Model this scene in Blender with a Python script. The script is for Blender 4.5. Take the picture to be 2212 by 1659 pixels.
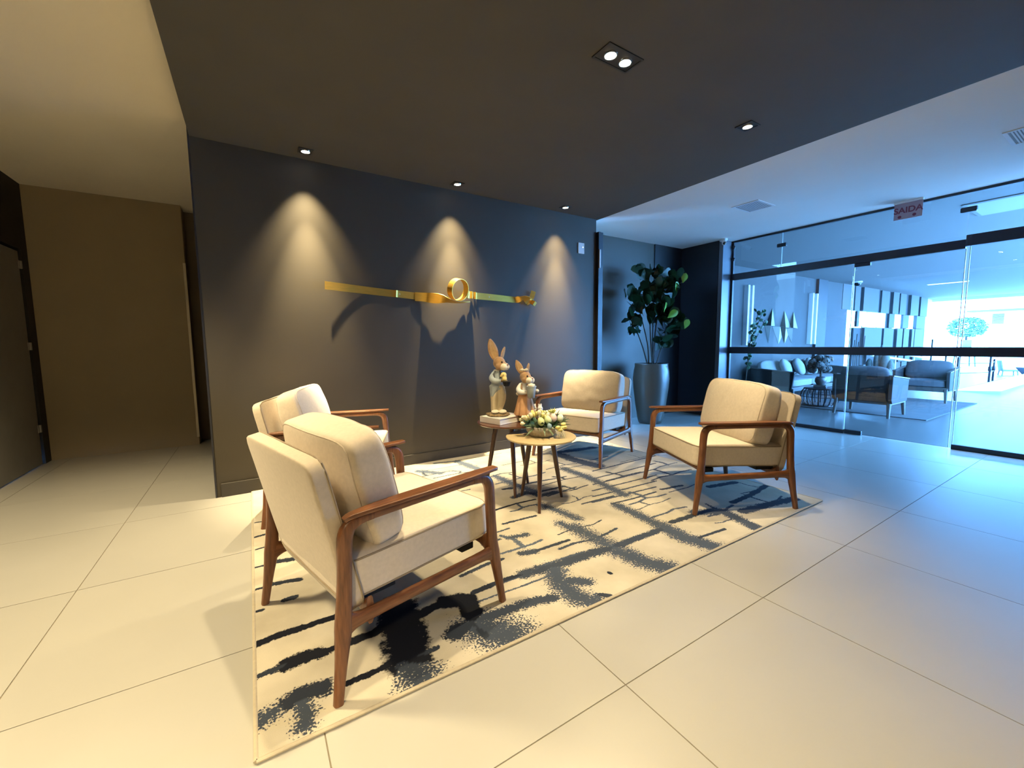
import bpy, bmesh, math, random
from math import pi, sin, cos, radians, sqrt
from mathutils import Vector, Matrix, Euler, noise

random.seed(7)
sc = bpy.context.scene
COL = sc.collection
for o in list(bpy.data.objects):
    bpy.data.objects.remove(o)

# ------------------------------------------------------------------ camera
cam_d = bpy.data.cameras.new('camera')
cam_d.sensor_fit = 'HORIZONTAL'
cam_d.sensor_width = 36.0
cam_d.lens = 893.944 / 2212.0 * 36.0
cam_d.clip_start = 0.02
cam_d.clip_end = 400
cam = bpy.data.objects.new('camera', cam_d)
COL.objects.link(cam)
R_, U_, F_ = (0.845857, -0.533339, -0.008649), (0.058449, 0.076558, 0.99535), (0.530197, 0.84243, -0.09593)
cam.matrix_world = Matrix(((R_[0], U_[0], -F_[0], 0.3017), (R_[1], U_[1], -F_[1], -4.1337),
                           (R_[2], U_[2], -F_[2], 1.25), (0, 0, 0, 1)))
sc.camera = cam

# ------------------------------------------------------------------ world, light, exposure
EXPOSURE = 0.24
SKY = 36.0
WARM = (1.0, 0.81, 0.48)
W_MAIN, W_SINGLE, W_WASH = 172, 185, 275
W_NEAR, W_LEFT, W_BEAM, W_REAR = 158, 520, 920, 1000
sc.view_settings.view_transform = 'Standard'
sc.view_settings.look = 'None'
sc.view_settings.gamma = 1
sc.view_settings.use_curve_mapping = False
sc.view_settings.exposure = EXPOSURE
w = bpy.data.worlds.new('world')
sc.world = w
w.use_nodes = True
bg = w.node_tree.nodes['Background']
bg.inputs[0].default_value = (0.15, 0.435, 1.0, 1)
bg.inputs[1].default_value = SKY
cy = sc.cycles
cy.max_bounces = 10
cy.diffuse_bounces = 5
cy.glossy_bounces = 4
cy.transmission_bounces = 6
cy.transparent_max_bounces = 16
cy.caustics_reflective = False
cy.caustics_refractive = False
cy.sample_clamp_indirect = 6.0
cy.use_denoising = True


def portal(name, loc, rot, sx, sy):
    d = bpy.data.lights.new(name, 'AREA')
    d.shape = 'RECTANGLE'
    d.size, d.size_y = sx, sy
    d.cycles.is_portal = True
    o = bpy.data.objects.new(name, d)
    o.location, o.rotation_euler = loc, rot
    COL.objects.link(o)


portal('sky_portal', (15.6, -3.95, 1.45), (pi / 2, 0, 0), 16.6, 2.85)           # street side of the lounge
portal('sky_portal.001', (23.9, -1.6, 1.45), (0, pi / 2, 0), 2.85, 5.4)      # open end of the lounge

sun_d = bpy.data.lights.new('sun', 'SUN')
sun_d.energy = 2.0
sun_d.angle = 0.02
sun_d.color = (1.0, 0.93, 0.82)
sun = bpy.data.objects.new('sun', sun_d)
sun.rotation_euler = Vector((-0.25, 0.35, -0.9)).to_track_quat('-Z', 'Y').to_euler()
COL.objects.link(sun)


def spot(loc, power, size, blend=0.4, radius=0.03, aim=(0, 0, -1), color=WARM):
    d = bpy.data.lights.new('spot_light', 'SPOT')
    d.energy, d.spot_size, d.spot_blend, d.shadow_soft_size, d.color = power, radians(size), blend, radius, color
    o = bpy.data.objects.new('spot_light', d)
    o.location = loc
    o.rotation_euler = Vector(aim).to_track_quat('-Z', 'Y').to_euler()
    COL.objects.link(o)


# ------------------------------------------------------------------ helpers
class MB:
    def __init__(s):
        s.v, s.f = [], []

    def add(s, vs, fs):
        n = len(s.v)
        s.v += [tuple(p) for p in vs]
        s.f += [tuple(i + n for i in f) for f in fs]
        return s

    def box(s, x0, x1, y0, y1, z0, z1):
        return s.add([(x0, y0, z0), (x1, y0, z0), (x1, y1, z0), (x0, y1, z0), (x0, y0, z1), (x1, y0, z1), (x1, y1, z1), (x0, y1, z1)],
                     [(3, 2, 1, 0), (4, 5, 6, 7), (0, 1, 5, 4), (1, 2, 6, 5), (2, 3, 7, 6), (3, 0, 4, 7)])

    def cbox(s, c, size, M=None):
        h = Vector(size) / 2
        M = M or Matrix.Identity(3)
        vs = [Vector(c) + M @ Vector((a * h.x, b * h.y, d * h.z)) for d in (-1, 1) for a, b in ((-1, -1), (1, -1), (1, 1), (-1, 1))]
        return s.add(vs, [(3, 2, 1, 0), (4, 5, 6, 7), (0, 1, 5, 4), (1, 2, 6, 5), (2, 3, 7, 6), (3, 0, 4, 7)])

    def lathe(s, prof, n=32, c=(0, 0, 0), fn=None, ring=False):
        vs, fs = [], []
        m = len(prof)
        for i in range(n):
            a = 2 * pi * i / n
            for r, z in prof:
                k = fn(a, z) if fn else 1
                vs.append((c[0] + r * k * cos(a), c[1] + r * k * sin(a), c[2] + z))
        for i in range(n):
            j = (i + 1) % n
            for q in range(m if ring else m - 1):
                p = (q + 1) % m
                fs.append((i * m + q, j * m + q, j * m + p, i * m + p))
        if not ring:
            fs.append(tuple(i * m + m - 1 for i in range(n)))
            fs.append(tuple(i * m for i in reversed(range(n))))
        return s.add(vs, fs)

    def sweep(s, pts, sizes, n=10, up=(1, 0, 0), power=2.0, closed=False):
        """superellipse section; sizes = (half width along up, half height across) for each point"""
        pts = [Vector(p) for p in pts]
        up = Vector(up)
        vs, fs = [], []
        L = len(pts)
        for i, p in enumerate(pts):
            a = pts[(i - 1) % L] if (closed or i > 0) else p
            b = pts[(i + 1) % L] if (closed or i < L - 1) else p
            t = (b - a).normalized()
            u = (up - t * up.dot(t)).normalized()
            q = t.cross(u)
            hw, hh = sizes[i] if isinstance(sizes, list) else sizes
            for k in range(n):
                th = 2 * pi * (k + 0.5) / n
                cx, sx = cos(th), sin(th)
                e = 2 / power
                vs.append(p + u * (hw * math.copysign(abs(cx) ** e, cx)) + q * (hh * math.copysign(abs(sx) ** e, sx)))
        for i in range(L if closed else L - 1):
            j = (i + 1) % L
            for k in range(n):
                m = (k + 1) % n
                fs.append((i * n + k, i * n + m, j * n + m, j * n + k))
        if not closed:
            fs.append(tuple(reversed(range(n))))
            fs.append(tuple((L - 1) * n + k for k in range(n)))
        return s.add(vs, fs)

    def tube(s, pts, r, n=8, closed=False):
        pts = [Vector(p) for p in pts]
        rs = r if isinstance(r, list) else [r] * len(pts)
        d = (pts[-1] - pts[0])
        if closed or d.length < 1e-6:
            d = pts[1] - pts[0]
        up = Vector((1, 0, 0)) if abs(d.normalized().x) < 0.8 else Vector((0, 0, 1))
        if closed:
            nrm = (pts[1] - pts[0]).cross(pts[len(pts) // 2] - pts[0])
            if nrm.length > 1e-9:
                up = nrm.normalized()
        return s.sweep(pts, [(q, q) for q in rs], n, up, 2.0, closed)

    def ell(s, c, r, nu=16, nv=10, M=None):
        M = M or Matrix.Identity(3)
        r = (r, r, r) if not hasattr(r, '__len__') else r
        vs, fs = [], []
        c = Vector(c)
        for j in range(1, nv):
            ph = pi * j / nv
            for i in range(nu):
                th = 2 * pi * i / nu
                vs.append(c + M @ Vector((r[0] * sin(ph) * cos(th), r[1] * sin(ph) * sin(th), r[2] * cos(ph))))
        vs += [c + M @ Vector((0, 0, r[2])), c + M @ Vector((0, 0, -r[2]))]
        T, B = (nv - 1) * nu, (nv - 1) * nu + 1
        for j in range(nv - 2):
            for i in range(nu):
                k = (i + 1) % nu
                fs.append((j * nu + i, (j + 1) * nu + i, (j + 1) * nu + k, j * nu + k))
        for i in range(nu):
            k = (i + 1) % nu
            fs.append((T, i, k))
            fs.append((B, (nv - 2) * nu + k, (nv - 2) * nu + i))
        return s.add(vs, fs)

    def prism(s, poly, a0, a1, axis='y'):
        n = len(poly)
        P = {'y': lambda u, v, a: (u, a, v), 'x': lambda u, v, a: (a, u, v), 'z': lambda u, v, a: (u, v, a)}[axis]
        vs = [P(u, v, a0) for u, v in poly] + [P(u, v, a1) for u, v in poly]
        fs = [tuple(range(n)), tuple(n + i for i in reversed(range(n)))]
        fs += [(i, n + i, n + (i + 1) % n, (i + 1) % n) for i in range(n)]
        return s.add(vs, fs)

    def mesh(s, name):
        me = bpy.data.meshes.new(name)
        me.from_pydata(s.v, [], s.f)
        bm = bmesh.new()
        bm.from_mesh(me)
        bmesh.ops.recalc_face_normals(bm, faces=bm.faces)
        bm.to_mesh(me)
        bm.free()
        return me

    def build(s, name, mat, parent=None, bevel=0, seg=2, sharp=40, smooth=True, loc=None, rot=None, sub=0):
        me = s.mesh(name)
        return link(name, me, mat, parent, bevel, seg, sharp, smooth, loc, rot, sub)


def link(name, me, mat, parent=None, bevel=0, seg=2, sharp=40, smooth=True, loc=None, rot=None, sub=0):
    if mat and not me.materials:
        me.materials.append(mat)
    if smooth:
        me.polygons.foreach_set('use_smooth', [True] * len(me.polygons))
        if not bevel:
            me.set_sharp_from_angle(angle=radians(sharp))
    o = bpy.data.objects.new(name, me)
    COL.objects.link(o)
    if parent:
        o.parent = parent
    if loc:
        o.location = loc
    if rot:
        o.rotation_euler = rot
    if bevel:
        m = o.modifiers.new('bevel', 'BEVEL')
        m.width, m.segments, m.limit_method, m.angle_limit = bevel, seg, 'ANGLE', radians(35)
        m.harden_normals = True
    if sub:
        m = o.modifiers.new('sub', 'SUBSURF')
        m.levels = m.render_levels = sub
    return o


def remeshed(mb, name, mat, parent=None, voxel=0.004, it=6, loc=None, rot=None):
    """one continuous surface from overlapping blobs"""
    me = mb.mesh(name)
    o = bpy.data.objects.new('tmp', me)
    COL.objects.link(o)
    m = o.modifiers.new('r', 'REMESH')
    m.mode, m.voxel_size = 'VOXEL', voxel
    m = o.modifiers.new('s', 'SMOOTH')
    m.iterations, m.factor = it, 0.5
    dg = bpy.context.evaluated_depsgraph_get()
    nm = bpy.data.meshes.new_from_object(o.evaluated_get(dg))
    nm.name = name
    bpy.data.objects.remove(o)
    nm.materials.clear()
    return link(name, nm, mat, parent, sharp=180, loc=loc, rot=rot)


def thing(name, label, cat, loc=(0, 0, 0), rz=0.0, group=None):
    o = bpy.data.objects.new(name, None)
    o.empty_display_size = 0.1
    o.location, o.rotation_euler = loc, (0, 0, rz)
    o['label'], o['category'] = label, cat
    if group:
        o['group'] = group
    COL.objects.link(o)
    return o


def tag(o, label, cat, group=None, kind=None):
    o['label'], o['category'] = label, cat
    if group:
        o['group'] = group
    if kind:
        o['kind'] = kind
    return o


def struct(o, label=None):
    o['kind'] = 'structure'
    if label:
        o['label'] = label
    return o


def setting(name, label=None):
    o = bpy.data.objects.new(name, None)
    o.empty_display_size = 0.1
    COL.objects.link(o)
    return struct(o, label)


def copy_tree(o, parent=None):
    c = o.copy()
    COL.objects.link(c)
    c.parent = parent
    for ch in list(o.children):
        copy_tree(ch, c)
    return c


# ------------------------------------------------------------------ materials
class Nd:
    def __init__(s, name):
        s.m = bpy.data.materials.new(name)
        s.m.use_nodes = True
        s.t = s.m.node_tree
        s.b = s.t.nodes['Principled BSDF']
        s.out = s.t.nodes['Material Output']

    def n(s, typ, **kw):
        x = s.t.nodes.new(typ)
        for k, v in kw.items():
            setattr(x, k, v)
        return x

    def l(s, a, b):
        s.t.links.new(a, b)


def rgb(c):
    return (c[0], c[1], c[2], 1)


def mat(name, col, rough=0.6, metal=0.0, var=0.0, scale=8.0, bump=0.0, bscale=200.0, stretch=(1, 1, 1), col2=None, spec=0.5, trans=0.0, coat=0.0, sheen=0.0):
    M = Nd(name)
    b = M.b
    b.inputs['Roughness'].default_value = rough
    b.inputs['Metallic'].default_value = metal
    b.inputs['Specular IOR Level'].default_value = spec
    b.inputs['Transmission Weight'].default_value = trans
    b.inputs['Coat Weight'].default_value = coat
    b.inputs['Sheen Weight'].default_value = sheen
    b.inputs['Base Color'].default_value = rgb(col)
    if var or bump or col2:
        tc = M.n('ShaderNodeTexCoord')
        mp = M.n('ShaderNodeMapping')
        mp.inputs['Scale'].default_value = stretch
        M.l(tc.outputs['Object'], mp.inputs['Vector'])
    if var or col2:
        nz = M.n('ShaderNodeTexNoise')
        nz.inputs['Scale'].default_value = scale
        nz.inputs['Detail'].default_value = 5
        M.l(mp.outputs[0], nz.inputs['Vector'])
        rp = M.n('ShaderNodeValToRGB')
        c2 = col2 or tuple(min(1, x * (1 + var)) for x in col)
        c1 = col if col2 else tuple(x * (1 - var) for x in col)
        rp.color_ramp.elements[0].color, rp.color_ramp.elements[1].color = rgb(c1), rgb(c2)
        rp.color_ramp.elements[0].position, rp.color_ramp.elements[1].position = 0.3, 0.7
        M.l(nz.outputs['Fac'], rp.inputs[0])
        M.l(rp.outputs[0], b.inputs['Base Color'])
    if bump:
        n2 = M.n('ShaderNodeTexNoise')
        n2.inputs['Scale'].default_value = bscale
        n2.inputs['Detail'].default_value = 3
        M.l(mp.outputs[0], n2.inputs['Vector'])
        bp = M.n('ShaderNodeBump')
        bp.inputs['Strength'].default_value = bump
        bp.inputs['Distance'].default_value = 0.002
        M.l(n2.outputs['Fac'], bp.inputs['Height'])
        M.l(bp.outputs[0], b.inputs['Normal'])
    return M.m


def emit(name, col, k):
    M = Nd(name)
    M.b.inputs['Base Color'].default_value = rgb((0.8, 0.8, 0.8))
    M.b.inputs['Emission Color'].default_value = rgb(col)
    M.b.inputs['Emission Strength'].default_value = k
    return M.m


def glass_mat(name, tint, rough=0.0, ior=1.45):
    M = Nd(name)
    M.t.nodes.remove(M.b)
    tr, gl, fr, mx = M.n('ShaderNodeBsdfTransparent'), M.n('ShaderNodeBsdfGlossy'), M.n('ShaderNodeFresnel'), M.n('ShaderNodeMixShader')
    tr.inputs[0].default_value = rgb(tint)
    gl.inputs['Roughness'].default_value = rough
    geo, mr = M.n('ShaderNodeNewGeometry'), M.n('ShaderNodeMapRange')      # same reflectance on the way in and out of the pane
    mr.inputs[3].default_value, mr.inputs[4].default_value = ior, 1 / ior
    M.l(geo.outputs['Backfacing'], mr.inputs[0])
    M.l(mr.outputs[0], fr.inputs[0])
    M.l(fr.outputs[0], mx.inputs[0])
    M.l(tr.outputs[0], mx.inputs[1])
    M.l(gl.outputs[0], mx.inputs[2])
    M.l(mx.outputs[0], M.out.inputs[0])
    return M.m


def wood(name, c1, c2, stretch, rough=0.38, coat=0.15):
    return mat(name, c1, rough, col2=c2, scale=9, stretch=stretch, bump=0.15, bscale=30, coat=coat)


m_tile = mat('porcelain_tile', (0.405, 0.388, 0.348), 0.32, var=0.035, scale=1.6, bump=0.03, bscale=60, spec=0.7, coat=0.5)
m_tile.node_tree.nodes['Principled BSDF'].inputs['Coat Roughness'].default_value = 0.22
m_grout = mat('grout', (0.20, 0.17, 0.12), 0.9)
m_darkceil = mat('dark_ceiling_paint', (0.066, 0.060, 0.048), 0.75, var=0.04, scale=3)
m_lightceil = mat('light_ceiling_paint', (0.86, 0.83, 0.78), 0.85, var=0.015, scale=2, bump=0.05, bscale=150)
m_creamceil = mat('cream_ceiling_paint', (0.86, 0.79, 0.66), 0.85, var=0.015, scale=2, bump=0.05, bscale=150)
m_wall = mat('dark_feature_paint', (0.041, 0.032, 0.0185), 0.6, var=0.04, scale=2.5, bump=0.06, bscale=180)
m_base = mat('dark_baseboard', (0.033, 0.027, 0.019), 0.5, var=0.05)
m_black = mat('black_lacquer', (0.006, 0.006, 0.009), 0.45, var=0.1)
m_blackm = mat('black_metal', (0.010, 0.011, 0.018), 0.42, var=0.1, scale=20)
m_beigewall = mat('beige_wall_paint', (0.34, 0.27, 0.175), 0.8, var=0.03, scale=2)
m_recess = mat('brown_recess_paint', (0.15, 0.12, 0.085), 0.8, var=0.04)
m_leftwall = mat('black_wood_wall', (0.012, 0.011, 0.010), 0.6, var=0.1)
m_door = mat('grey_door_laminate', (0.20, 0.19, 0.18), 0.5, var=0.05)
m_metal = mat('brushed_steel', (0.6, 0.6, 0.6), 0.3, 1.0, var=0.05)
m_mirror = mat('smoked_glass_panel', (0.060, 0.048, 0.033), 0.45, var=0.05, scale=1.5, spec=0.4)
m_column = mat('blue_grey_column', (0.10, 0.115, 0.14), 0.35, var=0.08, scale=4)
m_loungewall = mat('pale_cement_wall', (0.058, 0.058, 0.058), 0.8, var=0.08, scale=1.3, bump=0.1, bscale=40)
m_white = mat('white_plastic', (0.78, 0.78, 0.76), 0.4, var=0.02)
m_whitepaint = mat('white_paint', (0.8, 0.8, 0.8), 0.6, var=0.02)
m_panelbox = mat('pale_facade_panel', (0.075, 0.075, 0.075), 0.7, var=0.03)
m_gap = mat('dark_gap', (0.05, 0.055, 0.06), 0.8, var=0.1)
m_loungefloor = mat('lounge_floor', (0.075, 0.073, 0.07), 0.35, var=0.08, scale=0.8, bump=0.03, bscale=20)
m_glass = glass_mat('clear_glass', (0.90, 0.96, 0.97))
m_edge = mat('glass_edge', (0.62, 0.80, 0.82), 0.2, var=0.02, spec=0.8)
m_walnut = wood('walnut', (0.105, 0.037, 0.013), (0.225, 0.086, 0.031), (10, 10, 1.2))
m_walnuty = wood('walnut_along', (0.105, 0.037, 0.013), (0.225, 0.086, 0.031), (10, 1.2, 10))
m_darkwood = wood('dark_stained_wood', (0.050, 0.020, 0.010), (0.10, 0.042, 0.02), (8, 8, 1.0), 0.35)
m_redtop = wood('mahogany_top', (0.075, 0.026, 0.014), (0.13, 0.045, 0.024), (1.5, 14, 3), 0.22, 0.4)
m_ash = wood('light_ash_top', (0.50, 0.38, 0.20), (0.60, 0.47, 0.27), (1.5, 12, 3), 0.4)
m_fabric = mat('beige_linen', (0.55, 0.465, 0.36), 0.9, var=0.05, scale=60, bump=0.35, bscale=700, sheen=0.2)
m_fabric2 = mat('cream_linen_cushion', (0.63, 0.54, 0.43), 0.9, var=0.05, scale=60, bump=0.35, bscale=700, sheen=0.2)
m_piping = mat('taupe_piping', (0.28, 0.22, 0.15), 0.9, var=0.05, scale=80)
m_underseat = mat('black_webbing', (0.012, 0.012, 0.012), 0.8, var=0.1)
m_gold = mat('brushed_brass', (0.84, 0.51, 0.10), 0.38, 1.0, var=0.08, scale=12, stretch=(1, 1, 14))
m_emit = emit('lamp_glow', (1.0, 0.86, 0.62), 40)
m_emit2 = emit('lamp_glow_soft', (1.0, 0.9, 0.72), 12)
m_lampframe = mat('black_lamp_frame', (0.02, 0.02, 0.02), 0.5, var=0.1)
m_reflector = mat('lamp_reflector', (0.8, 0.78, 0.72), 0.2, 1.0, var=0.02)
m_potgrey = mat('grey_glazed_pot', (0.066, 0.052, 0.037), 0.38, var=0.06, scale=3, coat=0.2, spec=0.5)
m_soil = mat('soil', (0.03, 0.022, 0.015), 0.95, var=0.3, scale=40, bump=0.6, bscale=60)
m_figleaf = mat('fig_leaf', (0.006, 0.034, 0.011), 0.40, var=0.25, scale=7, spec=0.5)
m_figleaf2 = mat('young_fig_leaf', (0.16, 0.36, 0.04), 0.4, var=0.2, scale=7)
m_figstem = mat('fig_stem', (0.045, 0.035, 0.025), 0.8, var=0.2, scale=20)


def rug_material():
    M = Nd('rug_pile')
    b = M.b
    b.inputs['Roughness'].default_value = 0.95
    b.inputs['Specular IOR Level'].default_value = 0.1
    tc = M.n('ShaderNodeTexCoord')
    at = M.n('ShaderNodeAttribute', attribute_name='ink')          # r = ink strength, g = mottling, b = greyness
    sp = M.n('ShaderNodeSeparateColor')
    M.l(at.outputs['Color'], sp.inputs[0])
    n1 = M.n('ShaderNodeTexNoise')
    n1.inputs['Scale'].default_value = 26
    n1.inputs['Detail'].default_value = 6
    n1.inputs['Roughness'].default_value = 0.65
    M.l(tc.outputs['Object'], n1.inputs['Vector'])
    n2 = M.n('ShaderNodeTexNoise')
    n2.inputs['Scale'].default_value = 105
    n2.inputs['Detail'].default_value = 3
    M.l(tc.outputs['Object'], n2.inputs['Vector'])

    def mth(op, a, c=None, d=None):
        x = M.n('ShaderNodeMath', operation=op)
        for i, q in enumerate((a, c, d)):
            if q is None:
                continue
            if isinstance(q, (int, float)):
                x.inputs[i].default_value = q
            else:
                M.l(q, x.inputs[i])
        return x.outputs[0]
    e = mth('MULTIPLY_ADD', mth('SUBTRACT', n1.outputs['Fac'], 0.5), 0.75, sp.outputs[0])      # ragged edge
    mot = mth('MULTIPLY', mth('SUBTRACT', n2.outputs['Fac'], 0.50), mth('MULTIPLY', sp.outputs[1], -2.6))
    e2 = mth('ADD', e, mot)
    st = M.n('ShaderNodeMapRange')
    st.inputs[1].default_value, st.inputs[2].default_value = 0.44, 0.56
    M.l(e2, st.inputs[0])
    ground = M.n('ShaderNodeValToRGB')
    g1 = M.n('ShaderNodeTexNoise')
    g1.inputs['Scale'].default_value = 3.2
    g1.inputs['Detail'].default_value = 4
    M.l(tc.outputs['Object'], g1.inputs['Vector'])
    M.l(g1.outputs['Fac'], ground.inputs[0])
    ground.color_ramp.elements[0].color, ground.color_ramp.elements[1].color = rgb((0.40, 0.355, 0.27)), rgb((0.54, 0.485, 0.38))
    ground.color_ramp.elements[0].position, ground.color_ramp.elements[1].position = 0.35, 0.65
    ink = M.n('ShaderNodeMix', data_type='RGBA')
    M.l(sp.outputs[2], ink.inputs['Factor'])
    ink.inputs['A'].default_value = rgb((0.010, 0.011, 0.016))
    ink.inputs['B'].default_value = rgb((0.10, 0.125, 0.17))
    mx = M.n('ShaderNodeMix', data_type='RGBA')
    M.l(st.outputs[0], mx.inputs['Factor'])
    M.l(ground.outputs[0], mx.inputs['A'])
    M.l(ink.outputs['Result'], mx.inputs['B'])
    M.l(mx.outputs['Result'], b.inputs['Base Color'])
    bp = M.n('ShaderNodeBump')
    bp.inputs['Strength'].default_value = 0.4
    bp.inputs['Distance'].default_value = 0.002
    n3 = M.n('ShaderNodeTexNoise')
    n3.inputs['Scale'].default_value = 420
    M.l(tc.outputs['Object'], n3.inputs['Vector'])
    M.l(n3.outputs['Fac'], bp.inputs['Height'])
    M.l(bp.outputs[0], b.inputs['Normal'])
    return M.m


# ================================================================== STRUCTURE
XL, XW, XG = -1.65, 4.226, 7.10
ZD, ZC, ZL = 2.86, 2.89, 2.97
YN = -8.0

# floor: grout slab with a loop of tiles
floor = struct(MB().box(XL - 0.1, 4.45, YN, 2.9, -0.12, -0.0025).box(4.45, XG + 0.05, -7.4, 2.9, -0.12, -0.0025).build('floor', m_grout), 'floor of large beige porcelain tiles with thin brown joints')
TX, TY, GX, GY = 0.9635, 0.975, -0.5305, -3.160
tile_me = MB().box(0.0022, TX - 0.0022, 0.0022, TY - 0.0022, -0.0024, 0.0).mesh('tile')
for i in range(-1, 8):
    for j in range(-4, 6):
        x, y = GX + i * TX, GY + j * TY
        if (y > 0.6 and x > 0.5) or (y < -7.5):
            continue
        if i == 7 and x + TX > XG + 0.4:
            continue
        link('tile', tile_me, m_tile, floor, smooth=False, loc=(x, y, 0))
for i in (-2,):
    me2 = MB().box(0.0022 + TX - 0.19, TX - 0.0022, 0.0022, TY - 0.0022, -0.0024, 0.0).mesh('tile')
    for j in range(-4, 6):
        link('tile', me2, m_tile, floor, smooth=False, loc=(GX + i * TX, GY + j * TY, 0))

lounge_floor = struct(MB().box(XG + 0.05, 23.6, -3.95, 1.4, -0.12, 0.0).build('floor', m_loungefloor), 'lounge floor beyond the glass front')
ground = struct(MB().box(23.6, 120, -60, 60, -0.2, -0.04).box(XG + .1, 23.6, -60, -3.95, -0.2, -0.04)
                .build('ground', mat('pale_street_paving', (0.80, 0.79, 0.77), 0.8, var=0.08, scale=1)), 'bright street paving outside')

# ceilings
struct(MB().box(0.0, XW + 0.03, YN, 0.05, ZD, ZD + 0.2).build('ceiling', m_darkceil), 'dark grey lowered ceiling with recessed spotlights')
struct(MB().box(XW + 0.03, XG + 0.04, -7.4, 0.75, ZC, ZC + 0.2).box(XW + 0.03, 4.5, YN, -7.4, ZC, ZC + 0.2).build('ceiling', m_lightceil), 'pale ceiling strip beside the glass front')
struct(MB().box(XL - 0.1, 0.0, YN, 3.0, ZL, ZL + 0.2).box(0.0, 1.2, 0.14, 3.0, ZL, ZL + 0.2).build('ceiling', m_creamceil), 'cream ceiling of the side corridor')
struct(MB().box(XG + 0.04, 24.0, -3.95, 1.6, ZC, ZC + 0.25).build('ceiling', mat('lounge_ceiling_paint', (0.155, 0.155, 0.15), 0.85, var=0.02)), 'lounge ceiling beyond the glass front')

# feature wall
struct(MB().box(0.0, XW, 0.0, 0.14, 0.0, ZD + 0.15).build('wall_back', m_wall), 'dark grey feature wall under three wall washers')
struct(MB().box(0.03, XW - 0.01, -0.016, 0.0, 0.0, 0.115).build('baseboard_back', m_base, bevel=0.003), 'dark baseboard along the feature wall')
struct(MB().box(-0.012, 0.0, -0.006, 0.14, 0.0, ZD + 0.1).build('trim_1', m_blackm), 'black edge trim of the feature wall')
# corridor
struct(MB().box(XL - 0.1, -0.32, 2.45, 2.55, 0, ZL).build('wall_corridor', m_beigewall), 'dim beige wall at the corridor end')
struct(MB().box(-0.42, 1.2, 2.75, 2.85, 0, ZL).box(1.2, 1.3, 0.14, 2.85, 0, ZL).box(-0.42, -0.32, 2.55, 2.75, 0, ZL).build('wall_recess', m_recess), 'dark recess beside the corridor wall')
struct(MB().box(-0.34, -0.312, 2.432, 2.45, 0.10, 2.28).build('trim_2', mat('pale_metal_profile', (0.55, 0.48, 0.36), 0.4, 0.3, var=0.05), bevel=0.003), 'pale vertical corner profile on the corridor wall')
struct(MB().box(XL - 0.12, XL, YN, 0.9, 0, ZL).box(XL - 0.12, XL, 0.9, 2.45, 2.27, ZL).box(XL - 0.12, XL, 2.30, 2.45, 0, 2.27)
       .build('wall_left', m_leftwall), 'black wall with a door at the left edge')
struct(MB().box(XL - .3, XL - .121, .8, 2.5, 0, 2.4).build('door_light_block', m_leftwall))  # unseen backing added to stop sky light leaking round the door
d1 = struct(MB().box(XL - 0.05, XL - 0.012, 0.95, 2.262, 0.01, 2.245).build('door_1', m_door, bevel=0.002), 'dark grey door in the black wall')
for z in (0.35, 1.23, 2.07):
    MB().lathe([(0.011, 0), (0.013, 0.003), (0.013, 0.077), (0.011, 0.08)], 10, (XL - 0.003, 2.268, z)).box(XL - 0.012, XL - 0.005, 2.235, 2.268, z, z + 0.08).build('hinge', mat('dull_hinge', (0.28, 0.26, 0.24), 0.5, 0.3, var=0.1) if 'dull_hinge' not in bpy.data.materials else bpy.data.materials['dull_hinge'], d1)
# right end of the lobby: smoked panel, black closet, column
struct(MB().box(XW - 0.2, 6.122, 0.60, 0.72, 0, ZC).build('wall_panel', m_mirror), 'smoked grey glossy panel behind the plant')
struct(MB().box(6.122, 6.83, 0.585, 0.72, 0, ZC).box(6.83, 6.93, -0.10, 0.72, 0, ZC).build('wall_closet', m_black), 'black closet wall beside the glass front')
struct(MB().box(6.835, XG + 0.03, -0.17, -0.10, 0, ZC).build('trim_column', m_column, bevel=0.004), 'dark blue grey column face at the end of the glass front')
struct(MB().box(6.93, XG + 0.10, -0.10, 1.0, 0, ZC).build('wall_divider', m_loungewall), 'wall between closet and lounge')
# black slim pocket door at the end of the feature wall
d2 = struct(MB().box(XW + 0.006, XW + 0.045, -0.045, 0.10, 0.0, 2.70).box(XW + 0.052, XW + 0.095, -0.035, 0.10, 0.0, 2.70)
            .build('door_2', m_blackm, bevel=0.003), 'black slim door edge at the end of the feature wall')
MB().box(XW + 0.012, XW + 0.038, -0.058, -0.044, 2.235, 2.475).build('closer', m_white, d2, bevel=0.006)
# walls behind the camera
struct(MB().box(XL - 0.1, 4.5, YN - 0.1, YN, 0, ZL).build('wall_front', m_beigewall), 'wall behind the viewer')

struct(MB().box(4.4, 4.5, YN - .1, -5.4, 0, ZL + .1).box(4.4, XG + .1, -5.5, -5.4, 0, ZC + .1).box(XG - .03, XG + .1, -5.4, -4.0, 0, ZC + .1).build('wall_right', m_beigewall), 'wall beyond the street entrance, out of frame')
# ---------------------------------------------------------------- glass front
gl = setting('window_1', 'glass front with black rails between lobby and lounge')


def pane(y0, y1, z0, z1, edges=''):
    p = MB().box(XG - 0.005, XG + 0.005, y0, y1, z0, z1).build('pane', m_glass, gl, smooth=False)
    for e in edges:
        y = {'l': y1, 'r': y0}[e]
        MB().box(XG - 0.006, XG + 0.006, y - 0.0035, y + 0.0035, z0, z1).build('pane_edge', m_edge, p, smooth=False)
    return p


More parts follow.
